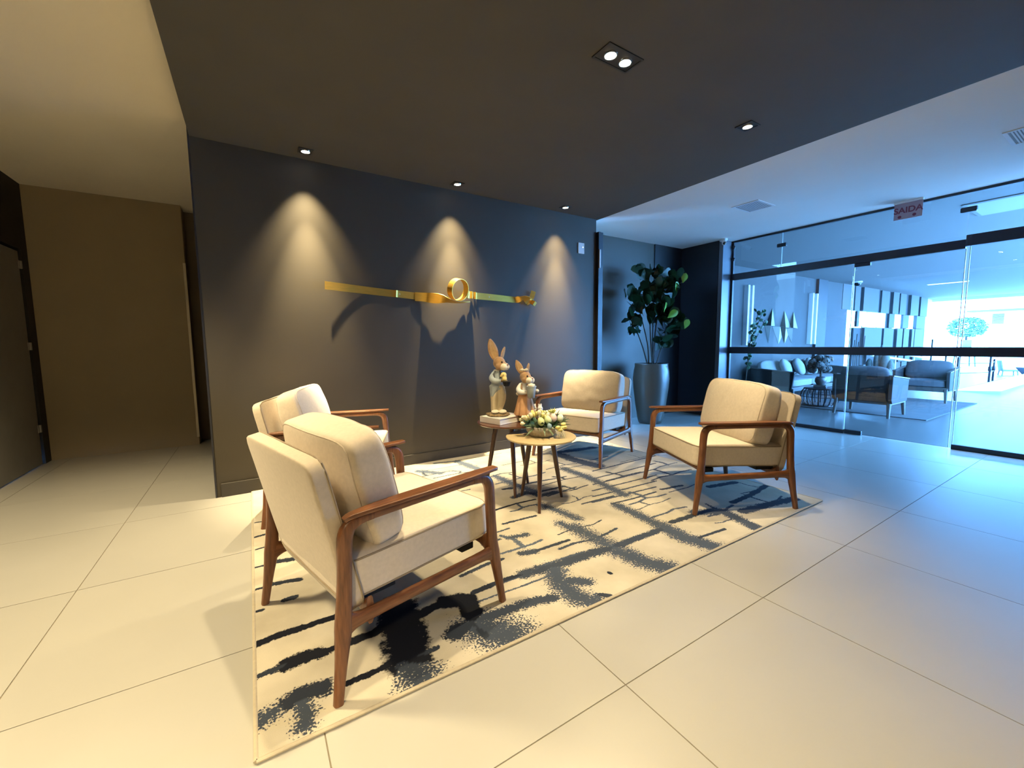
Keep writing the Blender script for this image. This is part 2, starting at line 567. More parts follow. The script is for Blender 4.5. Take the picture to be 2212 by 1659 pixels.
pane(-0.92, -0.18, 2.36, 2.87)
pane(-2.826, -0.928, 2.36, 2.87, 'l')
pane(-4.0, -2.834, 2.40, 2.87)
pane(-1.822, -0.18, 0.045, 2.265)
pane(-4.0, -2.870, 0.045, 2.30, 'l')
MB().box(XG - 0.03, XG + 0.03, -2.835, -0.17, 2.262, 2.362).build('header_rail', m_blackm, gl, bevel=0.004)
MB().box(XG - 0.04, XG + 0.04, -4.0, -2.835, 2.285, 2.405).build('header_rail', m_blackm, gl, bevel=0.004)
MB().box(XG - 0.02, XG + 0.02, -4.0, -0.17, 2.862, 2.892).build('ceiling_channel', m_blackm, gl)
MB().box(XG - 0.028, XG + 0.028, -4.0, -0.17, 1.066, 1.172).build('middle_rail', m_blackm, gl, bevel=0.004)
MB().box(XG - 0.02, XG + 0.02, -1.835, -0.17, 0.0, 0.048).build('bottom_rail', m_blackm, gl, bevel=0.003)
MB().box(XG - 0.02, XG + 0.02, -4.0, -2.865, 0.0, 0.055).build('bottom_rail', m_blackm, gl, bevel=0.003)
MB().box(XG - 0.022, XG + 0.022, -0.205, -0.172, 0.0, 2.87).build('jamb', m_blackm, gl, bevel=0.003)
for y in (-0.924, -2.83):
    MB().cbox((XG, y, 2.685), (0.05, 0.13, 0.055)).build('clamp', m_blackm, gl, bevel=0.012)
for z in (2.79, 2.60):
    MB().ell((XG - 0.02, -0.20, z), (0.03, 0.03, 0.03)).build('clamp', m_blackm, gl)
dg_ = setting('door_3', 'frameless glass door leaf with black patch fittings')
pdoor = MB().box(XG - 0.005, XG + 0.005, -2.838, -1.832, 0.012, 2.262).build('pane', m_glass, dg_, smooth=False)
for y in (-1.832, -2.838):
    MB().box(XG - 0.006, XG + 0.006, y - 0.0035, y + 0.0035, 0.012, 2.262).build('pane_edge', m_edge, pdoor, smooth=False)
MB().box(XG - 0.022, XG + 0.022, -2.0, -1.835, 2.215, 2.262).build('patch_fitting', m_blackm, dg_, bevel=0.008)
MB().box(XG - 0.022, XG + 0.022, -2.03, -1.835, 0.004, 0.058).build('patch_fitting', m_blackm, dg_, bevel=0.008)

# ---------------------------------------------------------------- lounge shell
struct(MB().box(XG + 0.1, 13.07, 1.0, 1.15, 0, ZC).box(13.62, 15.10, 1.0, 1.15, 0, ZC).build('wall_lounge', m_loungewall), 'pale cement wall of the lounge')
struct(MB().box(13.07, 13.62, 0.93, 1.15, 0, ZC).build('trim_3', mat('dark_blue_pilaster', (0.018, 0.02, 0.025), 0.6, var=0.1), bevel=0.005), 'dark pilaster on the lounge wall')
struct(MB().box(15.10, 15.95, 1.35, 1.45, 0, ZC).box(15.1, 15.14, 1.0, 1.45, 0, ZC).build('wall_niche', m_gap), 'dark opening beside the cladding panels')
clad = struct(MB().box(15.9, 22.7, 1.07, 1.17, 2.18, ZC).box(15.9, 22.7, 1.07, 1.17, 0.0, 1.66)
              .box(18.5, 19.15, 1.075, 1.085, 1.66, 2.18).box(20.0, 20.6, 1.075, 1.085, 1.66, 2.18).box(21.35, 22.7, 1.075, 1.085, 1.66, 2.18)
              .build('wall_cladding', m_gap), 'pale panel cladding at the far side of the lounge')


def panels(rows):
    for z0, z1, xs in rows:
        for x0, x1, dep in xs:
            p = MB().box(x0, x1, 1.02 - dep, 1.08, z0, z1).build('panel', m_panelbox, clad, smooth=False)
            p.data.materials.append(m_gap)                      # returns coloured dark: shade on the panel sides put into the material
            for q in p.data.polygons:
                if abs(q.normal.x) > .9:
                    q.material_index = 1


top = [(14.75, 15.55, .03), (15.72, 16.1, .0), (16.28, 17.5, .03), (17.85, 18.55, .0), (18.8, 19.35, .03), (19.6, 20.2, .0), (20.6, 21.45, .03), (21.8, 22.6, .0)]
mid = [(18.65, 19.15, .0), (20.0, 20.6, .0), (21.35, 22.3, .03), (15.95, 16.12, 0.0)]
low = [(16.5, 17.95, .03), (18.25, 19.15, .0), (19.4, 19.95, .03), (20.2, 20.75, .0), (20.95, 21.2, .03), (21.4, 22.35, .0)]
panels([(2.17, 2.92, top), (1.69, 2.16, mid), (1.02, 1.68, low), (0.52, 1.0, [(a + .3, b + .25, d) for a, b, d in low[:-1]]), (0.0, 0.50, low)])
win = setting('window_2', 'bright openings between the cladding panels')
for a, b in ((16.15, 18.5), (19.15, 20.0), (20.6, 21.35)):
    MB().box(a, b, 1.088, 1.09, 1.66, 2.18).build('pane', glass_mat('thin_glass', (0.95, 0.98, 0.98), 0.0, 1.12) if 'thin_glass' not in bpy.data.materials else bpy.data.materials['thin_glass'], win, smooth=False)
for x in (16.9, 17.75):
    MB().box(x - 0.02, x + 0.02, 1.075, 1.10, 1.66, 2.18).build('frame', m_whitepaint, win)
struct(MB().box(22.7, 24.0, 1.15, 1.4, 0, ZC).build('wall_lounge', m_whitepaint), 'white end of the lounge wall at the street')
struct(MB().box(23.7, 23.95, -3.95, 1.2, 2.80, 2.90).build('trim_4', m_whitepaint), 'thin header over the street opening')

# ================================================================== RUG
RX0, RX1, RY0, RY1 = 0.245, 4.030, -2.762, -0.022
RUG_STROKES = [
    ([(0.25, -2.19), (0.33, -2.18), (0.43, -2.18)], 0.028, 0.15, 0.0),
    ([(0.46, -2.18), (0.57, -2.18)], 0.024, 0.0, 0.0),
    ([(0.25, -2.39), (0.3, -2.39), (0.35, -2.38)], 0.02, 0.4, 0.2),
    ([(0.35, -2.38), (0.41, -2.38), (0.47, -2.39)], 0.045, 0.2, 0.0),
    ([(0.47, -2.39), (0.53, -2.39)], 0.018, 0.2, 0.0),
    ([(0.58, -2.39), (0.68, -2.39), (0.78, -2.35)], 0.03, 0.0, 0.0),
    ([(0.82, -2.27), (0.8, -2.46), (0.76, -2.63)], 0.11, 0.0, 0.0),
    ([(0.75, -2.63), (0.77, -2.72)], 0.09, 0.9, 0.35),
    ([(0.53, -2.61), (0.61, -2.61), (0.71, -2.6)], 0.018, 0.2, 0.0),
    ([(0.83, -2.39), (0.97, -2.36), (1.07, -2.35)], 0.035, 0.0, 0.0),
    ([(1.03, -2.35), (1.13, -2.4), (1.09, -2.53)], 0.06, 0.0, 0.0),
    ([(0.8, -2.62), (0.88, -2.62)], 0.015, 0.3, 0.2),
    ([(0.98, -2.58), (1.07, -2.57), (1.09, -2.66)], 0.06, 0.3, 0.2),
    ([(1.08, -2.59), (1.13, -2.68), (1.18, -2.71)], 0.11, 0.8, 0.45),
    ([(1.11, -2.56), (1.22, -2.57), (1.37, -2.58), (1.49, -2.61)], 0.04, 0.5, 0.4),
    ([(1.65, -2.4), (1.59, -2.56), (1.59, -2.67), (1.63, -2.74)], 0.075, 0.75, 0.55),
    ([(1.65, -2.54), (1.72, -2.6)], 0.045, 0.6, 0.5),
    ([(1.7, -2.72), (1.73, -2.75)], 0.02, 0.2, 0.3),
    ([(1.18, -2.36), (1.36, -2.35), (1.48, -2.36)], 0.022, 0.2, 0.15),
    ([(1.48, -2.36), (1.67, -2.38), (1.88, -2.39), (2.16, -2.41)], 0.05, 0.45, 0.4),
    ([(2.09, -2.07), (2.1, -2.31), (2.11, -2.5)], 0.075, 0.95, 0.6),
    ([(2.1, -2.46), (2.13, -2.64), (2.19, -2.75)], 0.085, 0.65, 0.55),
    ([(2.16, -2.41), (2.4, -2.41), (2.56, -2.41)], 0.035, 0.3, 0.45),
    ([(2.62, -1.95), (2.61, -2.18), (2.59, -2.42)], 0.06, 0.8, 0.6),
    ([(2.6, -2.38), (2.58, -2.55), (2.62, -2.74)], 0.085, 0.6, 0.6),
    ([(2.65, -2.62), (2.91, -2.64)], 0.014, 0.2, 0.3),
    ([(2.71, -2.38), (2.96, -2.39)], 0.03, 0.2, 0.3),
    ([(2.99, -2.37), (3.18, -2.46), (3.14, -2.61), (3.1, -2.76)], 0.06, 0.5, 0.5),
    ([(3.4, -2.41), (3.69, -2.4), (4.04, -2.35)], 0.03, 0.1, 0.35),
    ([(3.3, -2.55), (3.57, -2.58), (3.88, -2.63)], 0.05, 0.3, 0.4),
    ([(3.58, -2.1), (3.88, -2.16)], 0.035, 0.1, 0.35),
    ([(3.19, -1.92), (3.42, -1.95)], 0.02, 0.3, 0.4),
    ([(1.45, -1.95), (1.58, -1.94)], 0.015, 0.5, 0.5),
    ([(1.64, -1.96), (1.76, -1.98)], 0.03, 0.7, 0.5),
    ([(1.6, -2.17), (1.68, -2.19)], 0.035, 0.5, 0.4),
    ([(1.68, -2.19), (1.94, -2.19)], 0.016, 0.2, 0.3),
    ([(1.19, -2.19), (1.37, -2.16), (1.47, -2.16)], 0.016, 0.3, 0.3),
    ([(1.71, -1.76), (1.98, -1.77)], 0.015, 0.4, 0.3),
    ([(1.79, -1.52), (1.99, -1.5), (2.16, -1.51)], 0.015, 0.1, 0.1),
    ([(2.04, -1.38), (2.2, -1.34), (2.24, -1.47), (2.4, -1.47)], 0.035, 0.4, 0.45),
    ([(2.14, -1.64), (2.18, -1.82), (2.2, -1.97)], 0.05, 0.95, 0.6),
    ([(2.05, -1.97), (2.08, -2.14)], 0.05, 0.95, 0.6),
    ([(2.27, -1.39), (2.55, -1.4)], 0.02, 0.1, 0.3),
    ([(2.6, -1.91), (2.82, -1.93), (3.1, -1.93)], 0.013, 0.2, 0.4),
    ([(2.41, -1.79), (2.74, -1.8)], 0.012, 0.3, 0.4),
    ([(2.07, -1.17), (2.16, -1.2)], 0.02, 0.2, 0.3),
    ([(1.87, -0.1), (2.12, -0.15)], 0.02, 0.4, 0.7),
    ([(2.1, -0.19), (2.17, -0.6)], 0.06, 0.5, 0.9),
    ([(1.64, -0.27), (1.79, -0.45)], 0.05, 0.5, 0.9),
    ([(1.4, -0.35), (1.49, -0.54)], 0.03, 0.6, 0.9),
    ([(0.26, -0.78), (0.49, -0.79)], 0.01, 0.2, 0.15),
    ([(0.26, -1.04), (0.38, -1.02)], 0.016, 0.2, 0.15),
    ([(0.26, -1.24), (0.31, -1.23)], 0.01, 0.2, 0.15),
    ([(0.25, -1.48), (0.36, -1.48)], 0.012, 0.2, 0.15),
    ([(0.36, -1.47), (0.44, -1.49)], 0.03, 0.2, 0.15),
    ([(0.25, -1.73), (0.33, -1.73)], 0.012, 0.2, 0.15),
    ([(0.33, -1.72), (0.45, -1.75)], 0.022, 0.2, 0.15),
    ([(0.25, -1.94), (0.28, -1.94)], 0.012, 0.2, 0.15),
    ([(0.37, -1.91), (0.42, -1.91)], 0.02, 0.2, 0.15),
    ([(0.24, -2.62), (0.3, -2.6)], 0.04, 0.9, 0.4),
    ([(0.35, -2.58), (0.4, -2.57), (0.45, -2.58)], 0.05, 0.3, 0.15),
    ([(0.38, -2.61), (0.39, -2.67), (0.38, -2.71)], 0.04, 0.85, 0.4),
    ([(1.88, -2.6), (1.88, -2.61)], 0.015, 0.1, 0.1),
    ([(0.93, -2.59), (0.93, -2.59)], 0.008, 0.0, 0.0),
    ([(3.17, -0.54), (3.17, -0.86), (3.22, -1.12)], 0.09, 0.3, 0.55),
    ([(3.19, -0.48), (3.7, -0.54)], 0.06, 0.3, 0.55),
    ([(2.88, -1.0), (2.89, -1.39), (2.83, -1.83)], 0.06, 0.85, 0.65),
    ([(3.06, -1.22), (3.52, -1.2), (4.03, -1.19)], 0.013, 0.35, 0.5),
    ([(2.89, -1.39), (3.31, -1.39), (3.78, -1.38)], 0.013, 0.35, 0.5),
    ([(2.79, -1.51), (3.18, -1.51), (3.62, -1.51)], 0.013, 0.35, 0.5),
    ([(2.68, -1.62), (3.05, -1.63), (3.47, -1.64)], 0.013, 0.35, 0.5),
    ([(2.59, -1.72), (2.94, -1.74), (3.33, -1.75)], 0.013, 0.35, 0.5),
    ([(2.5, -1.81), (2.83, -1.83), (3.2, -1.85)], 0.013, 0.35, 0.5),
    ([(2.19, -0.83), (2.21, -1.11), (2.26, -1.37)], 0.05, 0.9, 0.75),
    ([(2.74, -1.2), (2.45, -1.18), (2.2, -1.17)], 0.012, 0.2, 0.5),
    ([(2.63, -1.47), (2.29, -1.51)], 0.012, 0.2, 0.5),
]


def make_rug():
    import numpy as np
    nx, ny = 440, 320
    xs, ys = np.linspace(RX0 + 0.006, RX1 - 0.006, nx), np.linspace(RY0 + 0.006, RY1 - 0.006, ny)
    GXX, GYY = np.meshgrid(xs, ys)
    wob = np.zeros_like(GXX)
    ink, mot, gry = np.zeros_like(GXX), np.zeros_like(GXX), np.zeros_like(GXX)
    strokes = list(RUG_STROKES)
    rnd = random.Random(21)
    y = RY0 + 0.2
    while y < RY1 - 0.05:                      # thin broken lines woven along the length
        x = RX0 + rnd.uniform(0.9, 1.5)
        while x < RX1 - 0.3:
            L = rnd.uniform(0.2, 0.6)
            if rnd.random() < 0.5:
                g_ = rnd.uniform(.3, .8)
                w_ = rnd.uniform(.006, .013)
                pp = [(min(x + L * k / 4, RX1 - .05), y + rnd.uniform(-.018, .018)) for k in range(5)]
                strokes.append((pp, w_, .4, g_))
                if rnd.random() < 0.55:                  # a cross crack to the next line
                    h_ = rnd.uniform(.08, .2)
                    strokes.append(([pp[2], (pp[2][0] + rnd.uniform(-.03, .03), y + h_ * .5), (pp[2][0] + rnd.uniform(-.05, .05), min(y + h_, RY1 - .05))], w_ * rnd.uniform(.8, 2.2), .7, g_))
            x += L + rnd.uniform(0.05, 0.3)
        y += rnd.uniform(0.09, 0.17)
    for pts, w0, m0, g0 in strokes:
        for a, b in zip(pts[:-1], pts[1:]):
            lo = (min(a[0], b[0]) - 3 * w0 - .03, min(a[1], b[1]) - 3 * w0 - .03)
            hi = (max(a[0], b[0]) + 3 * w0 + .03, max(a[1], b[1]) + 3 * w0 + .03)
            i0, i1 = np.searchsorted(xs, (lo[0], hi[0]))
            j0, j1 = np.searchsorted(ys, (lo[1], hi[1]))
            if i0 >= i1 or j0 >= j1:
                continue
            X, Y = GXX[j0:j1, i0:i1], GYY[j0:j1, i0:i1]
            d = np.array(b) - np.array(a)
            t = np.clip(((X - a[0]) * d[0] + (Y - a[1]) * d[1]) / max(d @ d, 1e-9), 0, 1)
            dist = np.hypot(X - a[0] - t * d[0], Y - a[1] - t * d[1])
            v = np.clip(1.0 - 0.5 * dist / (w0 * .84), 0, 1)
            cur = ink[j0:j1, i0:i1]
            up = v > cur
            ink[j0:j1, i0:i1] = np.where(up, v, cur)
            mot[j0:j1, i0:i1] = np.where(up, m0, mot[j0:j1, i0:i1])
            gry[j0:j1, i0:i1] = np.where(up, g0, gry[j0:j1, i0:i1])
    vs = [(float(x), float(yy), 0.0105) for yy in ys for x in xs]
    fs = [(j * nx + i, j * nx + i + 1, (j + 1) * nx + i + 1, (j + 1) * nx + i) for j in range(ny - 1) for i in range(nx - 1)]
    me = bpy.data.meshes.new('rug_top')
    me.from_pydata(vs, [], fs)
    ca = me.color_attributes.new('ink', 'FLOAT_COLOR', 'POINT')
    buf = np.ones((nx * ny, 4), dtype=np.float32)
    buf[:, 0], buf[:, 1], buf[:, 2] = ink.ravel(), mot.ravel(), gry.ravel()
    ca.data.foreach_set('color', buf.ravel())
    return me


rug = thing('rug', 'large cream rug with dark broken brushstroke pattern under the armchairs', 'rug')
link('pile', make_rug(), rug_material(), rug)
MB().box(RX0 + .003, RX1 - .003, RY0 + .003, RY1 - .003, 0.0005, 0.010).build('backing', m_fabric, rug)
rim = [(RX0, RY0), (RX1, RY0), (RX1, RY1), (RX0, RY1)]
bnd = MB()
for a, b in zip(rim, rim[1:] + rim[:1]):
    bnd.sweep([(a[0], a[1], .0065), (b[0], b[1], .0065)], (.006, .008), 8, (0, 0, 1))
bnd.build('binding', mat('rug_binding', (0.42, 0.36, 0.26), 0.9, var=0.06, scale=60), rug)
RZ = 0.011

# ================================================================== ARMCHAIRS


def lerp(a, b, t):
    return a + (b - a) * t


def curve(keys, n):
    """catmull-rom through keys (tuples), n samples"""
    out = []
    K = [keys[0]] + list(keys) + [keys[-1]]
    segs = len(keys) - 1
    for i in range(n):
        u = i / (n - 1) * segs
        k = min(int(u), segs - 1)
        t = u - k
        p = K[k:k + 4]
        out.append(tuple(0.5 * ((2 * p[1][q]) + (-p[0][q] + p[2][q]) * t + (2 * p[0][q] - 5 * p[1][q] + 4 * p[2][q] - p[3][q]) * t * t +
                                (-p[0][q] + 3 * p[1][q] - 3 * p[2][q] + p[3][q]) * t ** 3) for q in range(len(p[0]))))
    return out


def cushion(wx, wy, wz, k=7, puff=0.2, n=22, seed=0, wr=0.004, pinch=0.0):
    """soft box cushion, thickness along y"""
    mb = MB()
    idx, vs, fs = {}, [], []

    def vert(p):
        key = tuple(round(q, 5) for q in p)
        if key not in idx:
            x, y, z = p
            s = (abs(x) ** k + abs(y) ** k + abs(z) ** k) ** (1 / k)
            x, y, z = x / s, y / s, z / s
            f = 1 + puff * (1 - x * x) * (1 - z * z) - pinch * (x * x * z * z)
            q = Vector((x * wx / 2 * (1 - 0.02 * pinch * z * z), y * wy / 2 * f, z * wz / 2))
            nn = noise.noise(Vector((q.x * 5 + seed, q.y * 5, q.z * 5))) * wr + noise.noise(Vector((q.x * 16, q.y * 6 + seed, q.z * 13))) * wr * 0.45
            q += Vector((x, y, z)).normalized() * nn
            idx[key] = len(vs)
            vs.append(q)
        return idx[key]
    for ax in range(3):
        for sg in (-1, 1):
            for i in range(n):
                for j in range(n):
                    c = []
                    for a, b in ((0, 0), (1, 0), (1, 1), (0, 1)):
                        u, v = -1 + 2 * (i + a) / n, -1 + 2 * (j + b) / n
                        p = [0, 0, 0]
                        p[ax], p[(ax + 1) % 3], p[(ax + 2) % 3] = sg, u, v
                        c.append(vert(p))
                    fs.append(tuple(c))
    return mb.add(vs, fs)


def rrect(wx, wz, r, y, n=6):
    pts = []
    for cx, cz, a0 in ((1, 1, 0), (-1, 1, 90), (-1, -1, 180), (1, -1, 270)):
        for i in range(n + 1):
            a = radians(a0 + 90 * i / n)
            pts.append((cx * (wx / 2 - r) + r * cos(a), y, cz * (wz / 2 - r) + r * sin(a)))
    return pts


def outline(wx, wy, wz, k, fy, puff, seed=0, wr=0.0, pinch=0.0, n=72):
    """seam line on the surface of cushion(), at thickness fraction fy"""
    pts = []
    for i in range(n):
        a = 2 * pi * i / n
        m = (1 - abs(fy) ** k) ** (1 / k)
        x, z = cos(a), sin(a)
        q = (abs(x) ** k + abs(z) ** k) ** (1 / k)
        x, z = x / q * m, z / q * m
        f = 1 + puff * (1 - x * x) * (1 - z * z) - pinch * (x * x * z * z)
        p = Vector((x * wx / 2 * (1 - 0.02 * pinch * z * z), fy * wy / 2 * f, z * wz / 2))
        if wr:
            nn = noise.noise(Vector((p.x * 5 + seed, p.y * 5, p.z * 5))) * wr + noise.noise(Vector((p.x * 16, p.y * 6 + seed, p.z * 13))) * wr * 0.45
            p += Vector((x, fy, z)).normalized() * nn
        pts.append(p)
    return pts


def make_armchair():
    t = thing('armchair', '', 'armchair', group='matching walnut armchairs on the rug')
    HX = 0.392
    for sx in (1, -1):
        X = sx * HX
        sp = lambda z: X + sx * (0.018 * max(0, (0.30 - z)) / 0.30)
        fk = [(.404, .0, .0155), (.386, .12, .019), (.372, .215, .026), (.366, .26, .029), (.358, .32, .0265), (.350, .44, .024), (.345, .545, .025), (.338, .594, .026), (.318, .622, .0235), (.285, .634, .019), (.24, .636, .0175)]
        rk = [(-.398, .0, .0165), (-.380, .12, .020), (-.366, .215, .0275), (-.361, .26, .030), (-.355, .32, .028), (-.347, .44, .025), (-.342, .545, .026), (-.335, .592, .027), (-.314, .618, .024), (-.28, .628, .019), (-.235, .630, .0175)]
        for K, m in ((fk, m_walnut), (rk, m_walnut)):
            c = curve(K, 30)
            MB().sweep([(sp(z), y, z) for y, z, h in c], [(.0175 - .002 * (z < .1), h) for y, z, h in c], 12, (1, 0, 0), 3.2).build('leg', m, t)
        c = curve([(-.245, .630, .0175), (0, .633, .0165), (.25, .636, .0175)], 8)
        MB().sweep([(X, y, z) for y, z, h in c], [(.0150, h) for y, z, h in c], 12, (1, 0, 0), 3.2).build('arm_rail', m_walnuty, t)
        # lower side rail with flared joints
        c = curve([(-.352, .262, .055), (-.325, .262, .034), (-.28, .262, .025), (-.15, .262, .0225), (.15, .262, .0225), (.29, .262, .025), (.332, .262, .034), (.360, .262, .055)], 30)
        MB().sweep([(X, y, z) for y, z, h in c], [(.0155, h) for y, z, h in c], 12, (1, 0, 0), 3.2).build('side_rail', m_walnuty, t)
        # arm board, tapered at both ends
        c = curve([(-.342, .640, .012), (-.31, .650, .020), (-.18, .656, .031), (.05, .659, .035), (.24, .662, .033), (.34, .664, .026), (.378, .6645, .020)], 26)
        MB().sweep([(X + sx * 0.004, y, z) for y, z, h in c], [(h, .0085) for y, z, h in c], 20, (1, 0, 0), 6).build('armrest', m_walnuty, t)
    for y, z, dz in ((.338, .316, .0), (-.255, .268, .0)):
        q_ = .012 if y > 0 else .021
        c = curve([(-.385, q_ + .034), (-.355, q_ + .014), (-.30, q_ + .002), (0, q_), (.30, q_ + .002), (.355, q_ + .014), (.385, q_ + .034)], 30)
        MB().sweep([(x, y - (0.006 if y > 0 else 0), z + dz) for x, h in c], [(.014, h) for x, h in c], 12, (0, 1, 0), 3.2).build('cross_rail', m_walnut, t)
    MB().box(-.30, .30, -.27, .30, .308, .322).box(-.335, .335, -.26, -.12, .285, .318).box(-.335, .335, .22, .29, .285, .318).build('seat_base', m_underseat, t, bevel=0.004)
    # seat cushion: boxed, piped
    tilt = radians(2.2)
    sc_ = MB()
    s0 = cushion(.728, .165, .715, 16, .10, 20, 3, .0022)
    M3 = Matrix.Rotation(radians(90), 3, 'X')
    Mt = Matrix.Rotation(tilt, 3, 'X')
    tr = lambda p: Mt @ (M3 @ Vector(p)) + Vector((0, .018, .403))
    sc_.add([tr(p) for p in s0.v], s0.f)
    seat = sc_.build('seat_cushion', m_fabric2, t, sharp=180)
    for y in (-.86, .86):
        MB().tube([tr(p) for p in outline(.730, .165, .717, 16, y, .10)], .0040, 6, True).build('piping', m_piping, seat)
    # upholstered back panel
    a = radians(-12.5)
    Mb = Matrix.Rotation(-a, 3, 'X')
    b0 = cushion(.748, .062, .60, 14, .08, 18, 9, .0015)
    tb = lambda p: Mb @ Vector(p) + Vector((0, -.352, .560))
    back = MB().add([tb(p) for p in b0.v], b0.f).build('back_panel', m_fabric, t, sharp=180)
    MB().tube([tb(p) for p in outline(.749, .062, .601, 14, .80, .08)], .0036, 6, True).build('piping', m_piping, back)
    # loose back cushion
    ac = radians(14)
    Mc = Matrix.Rotation(ac, 3, 'X')
    c0 = cushion(.725, .168, .470, 8.0, .36, 36, 23, .0065, .20)
    tc = lambda p: Mc @ Vector(p) + Vector((0, -.186, .690))
    cu = MB().add([tc(p) for p in c0.v], c0.f).build('back_cushion', m_fabric2, t, sharp=180)
    for y in (-.86, .86):
        MB().tube([tc(p) for p in outline(.725, .168, .470, 8.0, y, .36, 23, .0065, .20)], .0034, 6, True).build('piping', m_fabric, cu)
    return t


chair0 = make_armchair()
CH = [((0.776, -2.196), 13.9, 'beige armchair at the near corner of the rug, its back to the viewer'),
      ((0.826, -0.682), -20.6, 'beige armchair close to the dark wall, half hidden behind the nearest armchair'),
      ((3.427, -0.676), 199.2, 'beige armchair in front of the tall potted plant, bluish light along its armrest'),
      ((3.488, -2.191), 154.8, 'beige armchair nearest the glass front, turned towards the round tables')]
for i, ((x, y), ang, lab) in enumerate(CH):
    o = chair0 if i == 0 else copy_tree(chair0)
    o.location = (x, y, RZ)
    o.rotation_euler = (0, 0, radians(ang - 90))
    o['label'] = lab

# ================================================================== TABLES


def round_table(label, c, z, r, legs, mtop, edge):
    t = thing('side_table', label, 'table', (c[0], c[1], RZ), group='round three legged side tables')
    th = 0.022
    MB().lathe([(0, z - th), (r - .03, z - th), (r - .008, z - th + .006), (r, z - .007), (r, z - .003), (r - .004, z), (0, z)][1:-1], 64).build('tabletop', mtop, t, sharp=30)
    for lx, ly in legs:
        d = Vector((lx - c[0], ly - c[1], 0))
        top = d * 0.52
        p = [Vector((top.x, top.y, z - th)), Vector((d.x, d.y, 0)).lerp(Vector((top.x, top.y, z - th)), .5), Vector((d.x, d.y, 0))]
        MB().tube(p, [.0215, .0185, .0115], 14).build('leg', m_darkwood, t)
    MB().lathe([(0.05, z - th - .02), (.14, z - th - .02), (.145, z - th), (0.05, z - th)], 24).build('mount', m_darkwood, t)
    return t


round_table('dark mahogany round side table carrying the rabbit figurines', (2.123, -1.187), .60 - RZ, .268, [(2.048, -1.394), (2.338, -1.150), (1.985, -1.020)], m_redtop, None)
round_table('light wood round side table carrying the flower bowl', (2.174, -1.573), .54 - RZ, .272, [(2.028, -1.753), (2.120, -1.380), (2.373, -1.585)], m_ash, None)

# book under the taller rabbit
bk = thing('book', 'thick white book lying under the taller rabbit figurine', 'book', (2.075, -1.155, .60), radians(-75 + 0))
Mk = None
m_paper = mat('book_pages', (0.74, 0.70, 0.62), 0.8, var=0.06, scale=3, stretch=(1, 1, 90))
m_cover = mat('white_book_cover', (0.74, 0.70, 0.66), 0.45, var=0.02)
MB().box(-.118, .118, -.148, .148, .001, .004).box(-.118, .118, -.148, .148, .046, .050).box(-.118, .118, -.148, -.144, .001, .05).build('cover', m_cover, bk, bevel=0.001)
MB().box(-.113, .113, -.144, .143, .004, .046).build('pages', m_paper, bk)

# ================================================================== RABBIT FIGURINES
m_fur = mat('brown_plush', (0.40, 0.235, 0.115), 0.95, var=0.18, scale=30, bump=0.8, bscale=160, sheen=0.4)
m_fur_l = mat('cream_plush', (0.74, 0.66, 0.52), 0.95, var=0.05, scale=30, bump=0.8, bscale=160, sheen=0.4)
m_ear = mat('inner_ear_tan', (0.42, 0.27, 0.13), 0.95, var=0.15, scale=30, bump=0.5, bscale=160)
m_eye = mat('black_eye', (0.01, 0.01, 0.01), 0.12)
m_jacket = mat('pale_blue_coat', (0.40, 0.46, 0.50), 0.85, var=0.08, scale=20, bump=0.3, bscale=300)
m_trouser = mat('cream_trousers', (0.60, 0.50, 0.33), 0.9, var=0.06, scale=20, bump=0.3, bscale=300)
m_shirt = mat('white_cloth', (0.72, 0.71, 0.68), 0.9, var=0.04, scale=20, bump=0.3, bscale=300)
m_skirt = mat('peach_skirt', (0.62, 0.34, 0.17), 0.8, var=0.16, scale=9, bump=0.3, bscale=200)
m_hat = mat('black_felt', (0.012, 0.012, 0.014), 0.9, var=0.1)
m_raffia = mat('raffia_base', (0.22, 0.15, 0.075), 0.9, var=0.45, scale=45, bump=0.9, bscale=90)
m_chick = mat('yellow_plush', (0.78, 0.62, 0.24), 0.95, var=0.08, scale=30, bump=0.6, bscale=160)
m_zinc = mat('painted_bucket', (0.40, 0.45, 0.46), 0.5, var=0.05)
m_bronze = mat('dark_cord', (0.05, 0.035, 0.02), 0.8)
VIEW = math.atan2(-0.532654, 0.846333)          # local x runs to the viewer's right, local -y towards the viewer


def leafshape(L, W, bend=0.0, n=6, fold=0.15, power=0.8, tipw=0.55):
    """leaf along +z from the origin, facing -y"""
    vs, fs = [], []
    for i in range(n + 1):
        t = i / n
        wd = W * (sin(pi * min(1, max(0, t ** tipw))) ** power) * 0.5
        if i == 0:
            wd = W * .05
        y = -bend * t * t * L
        vs += [(-wd, y - fold * wd, t * L), (0, y, t * L), (wd, y - fold * wd, t * L)]
    for i in range(n):
        for k in range(2):
            a = i * 3 + k
            fs.append((a, a + 1, a + 4, a + 3))
    return vs, fs


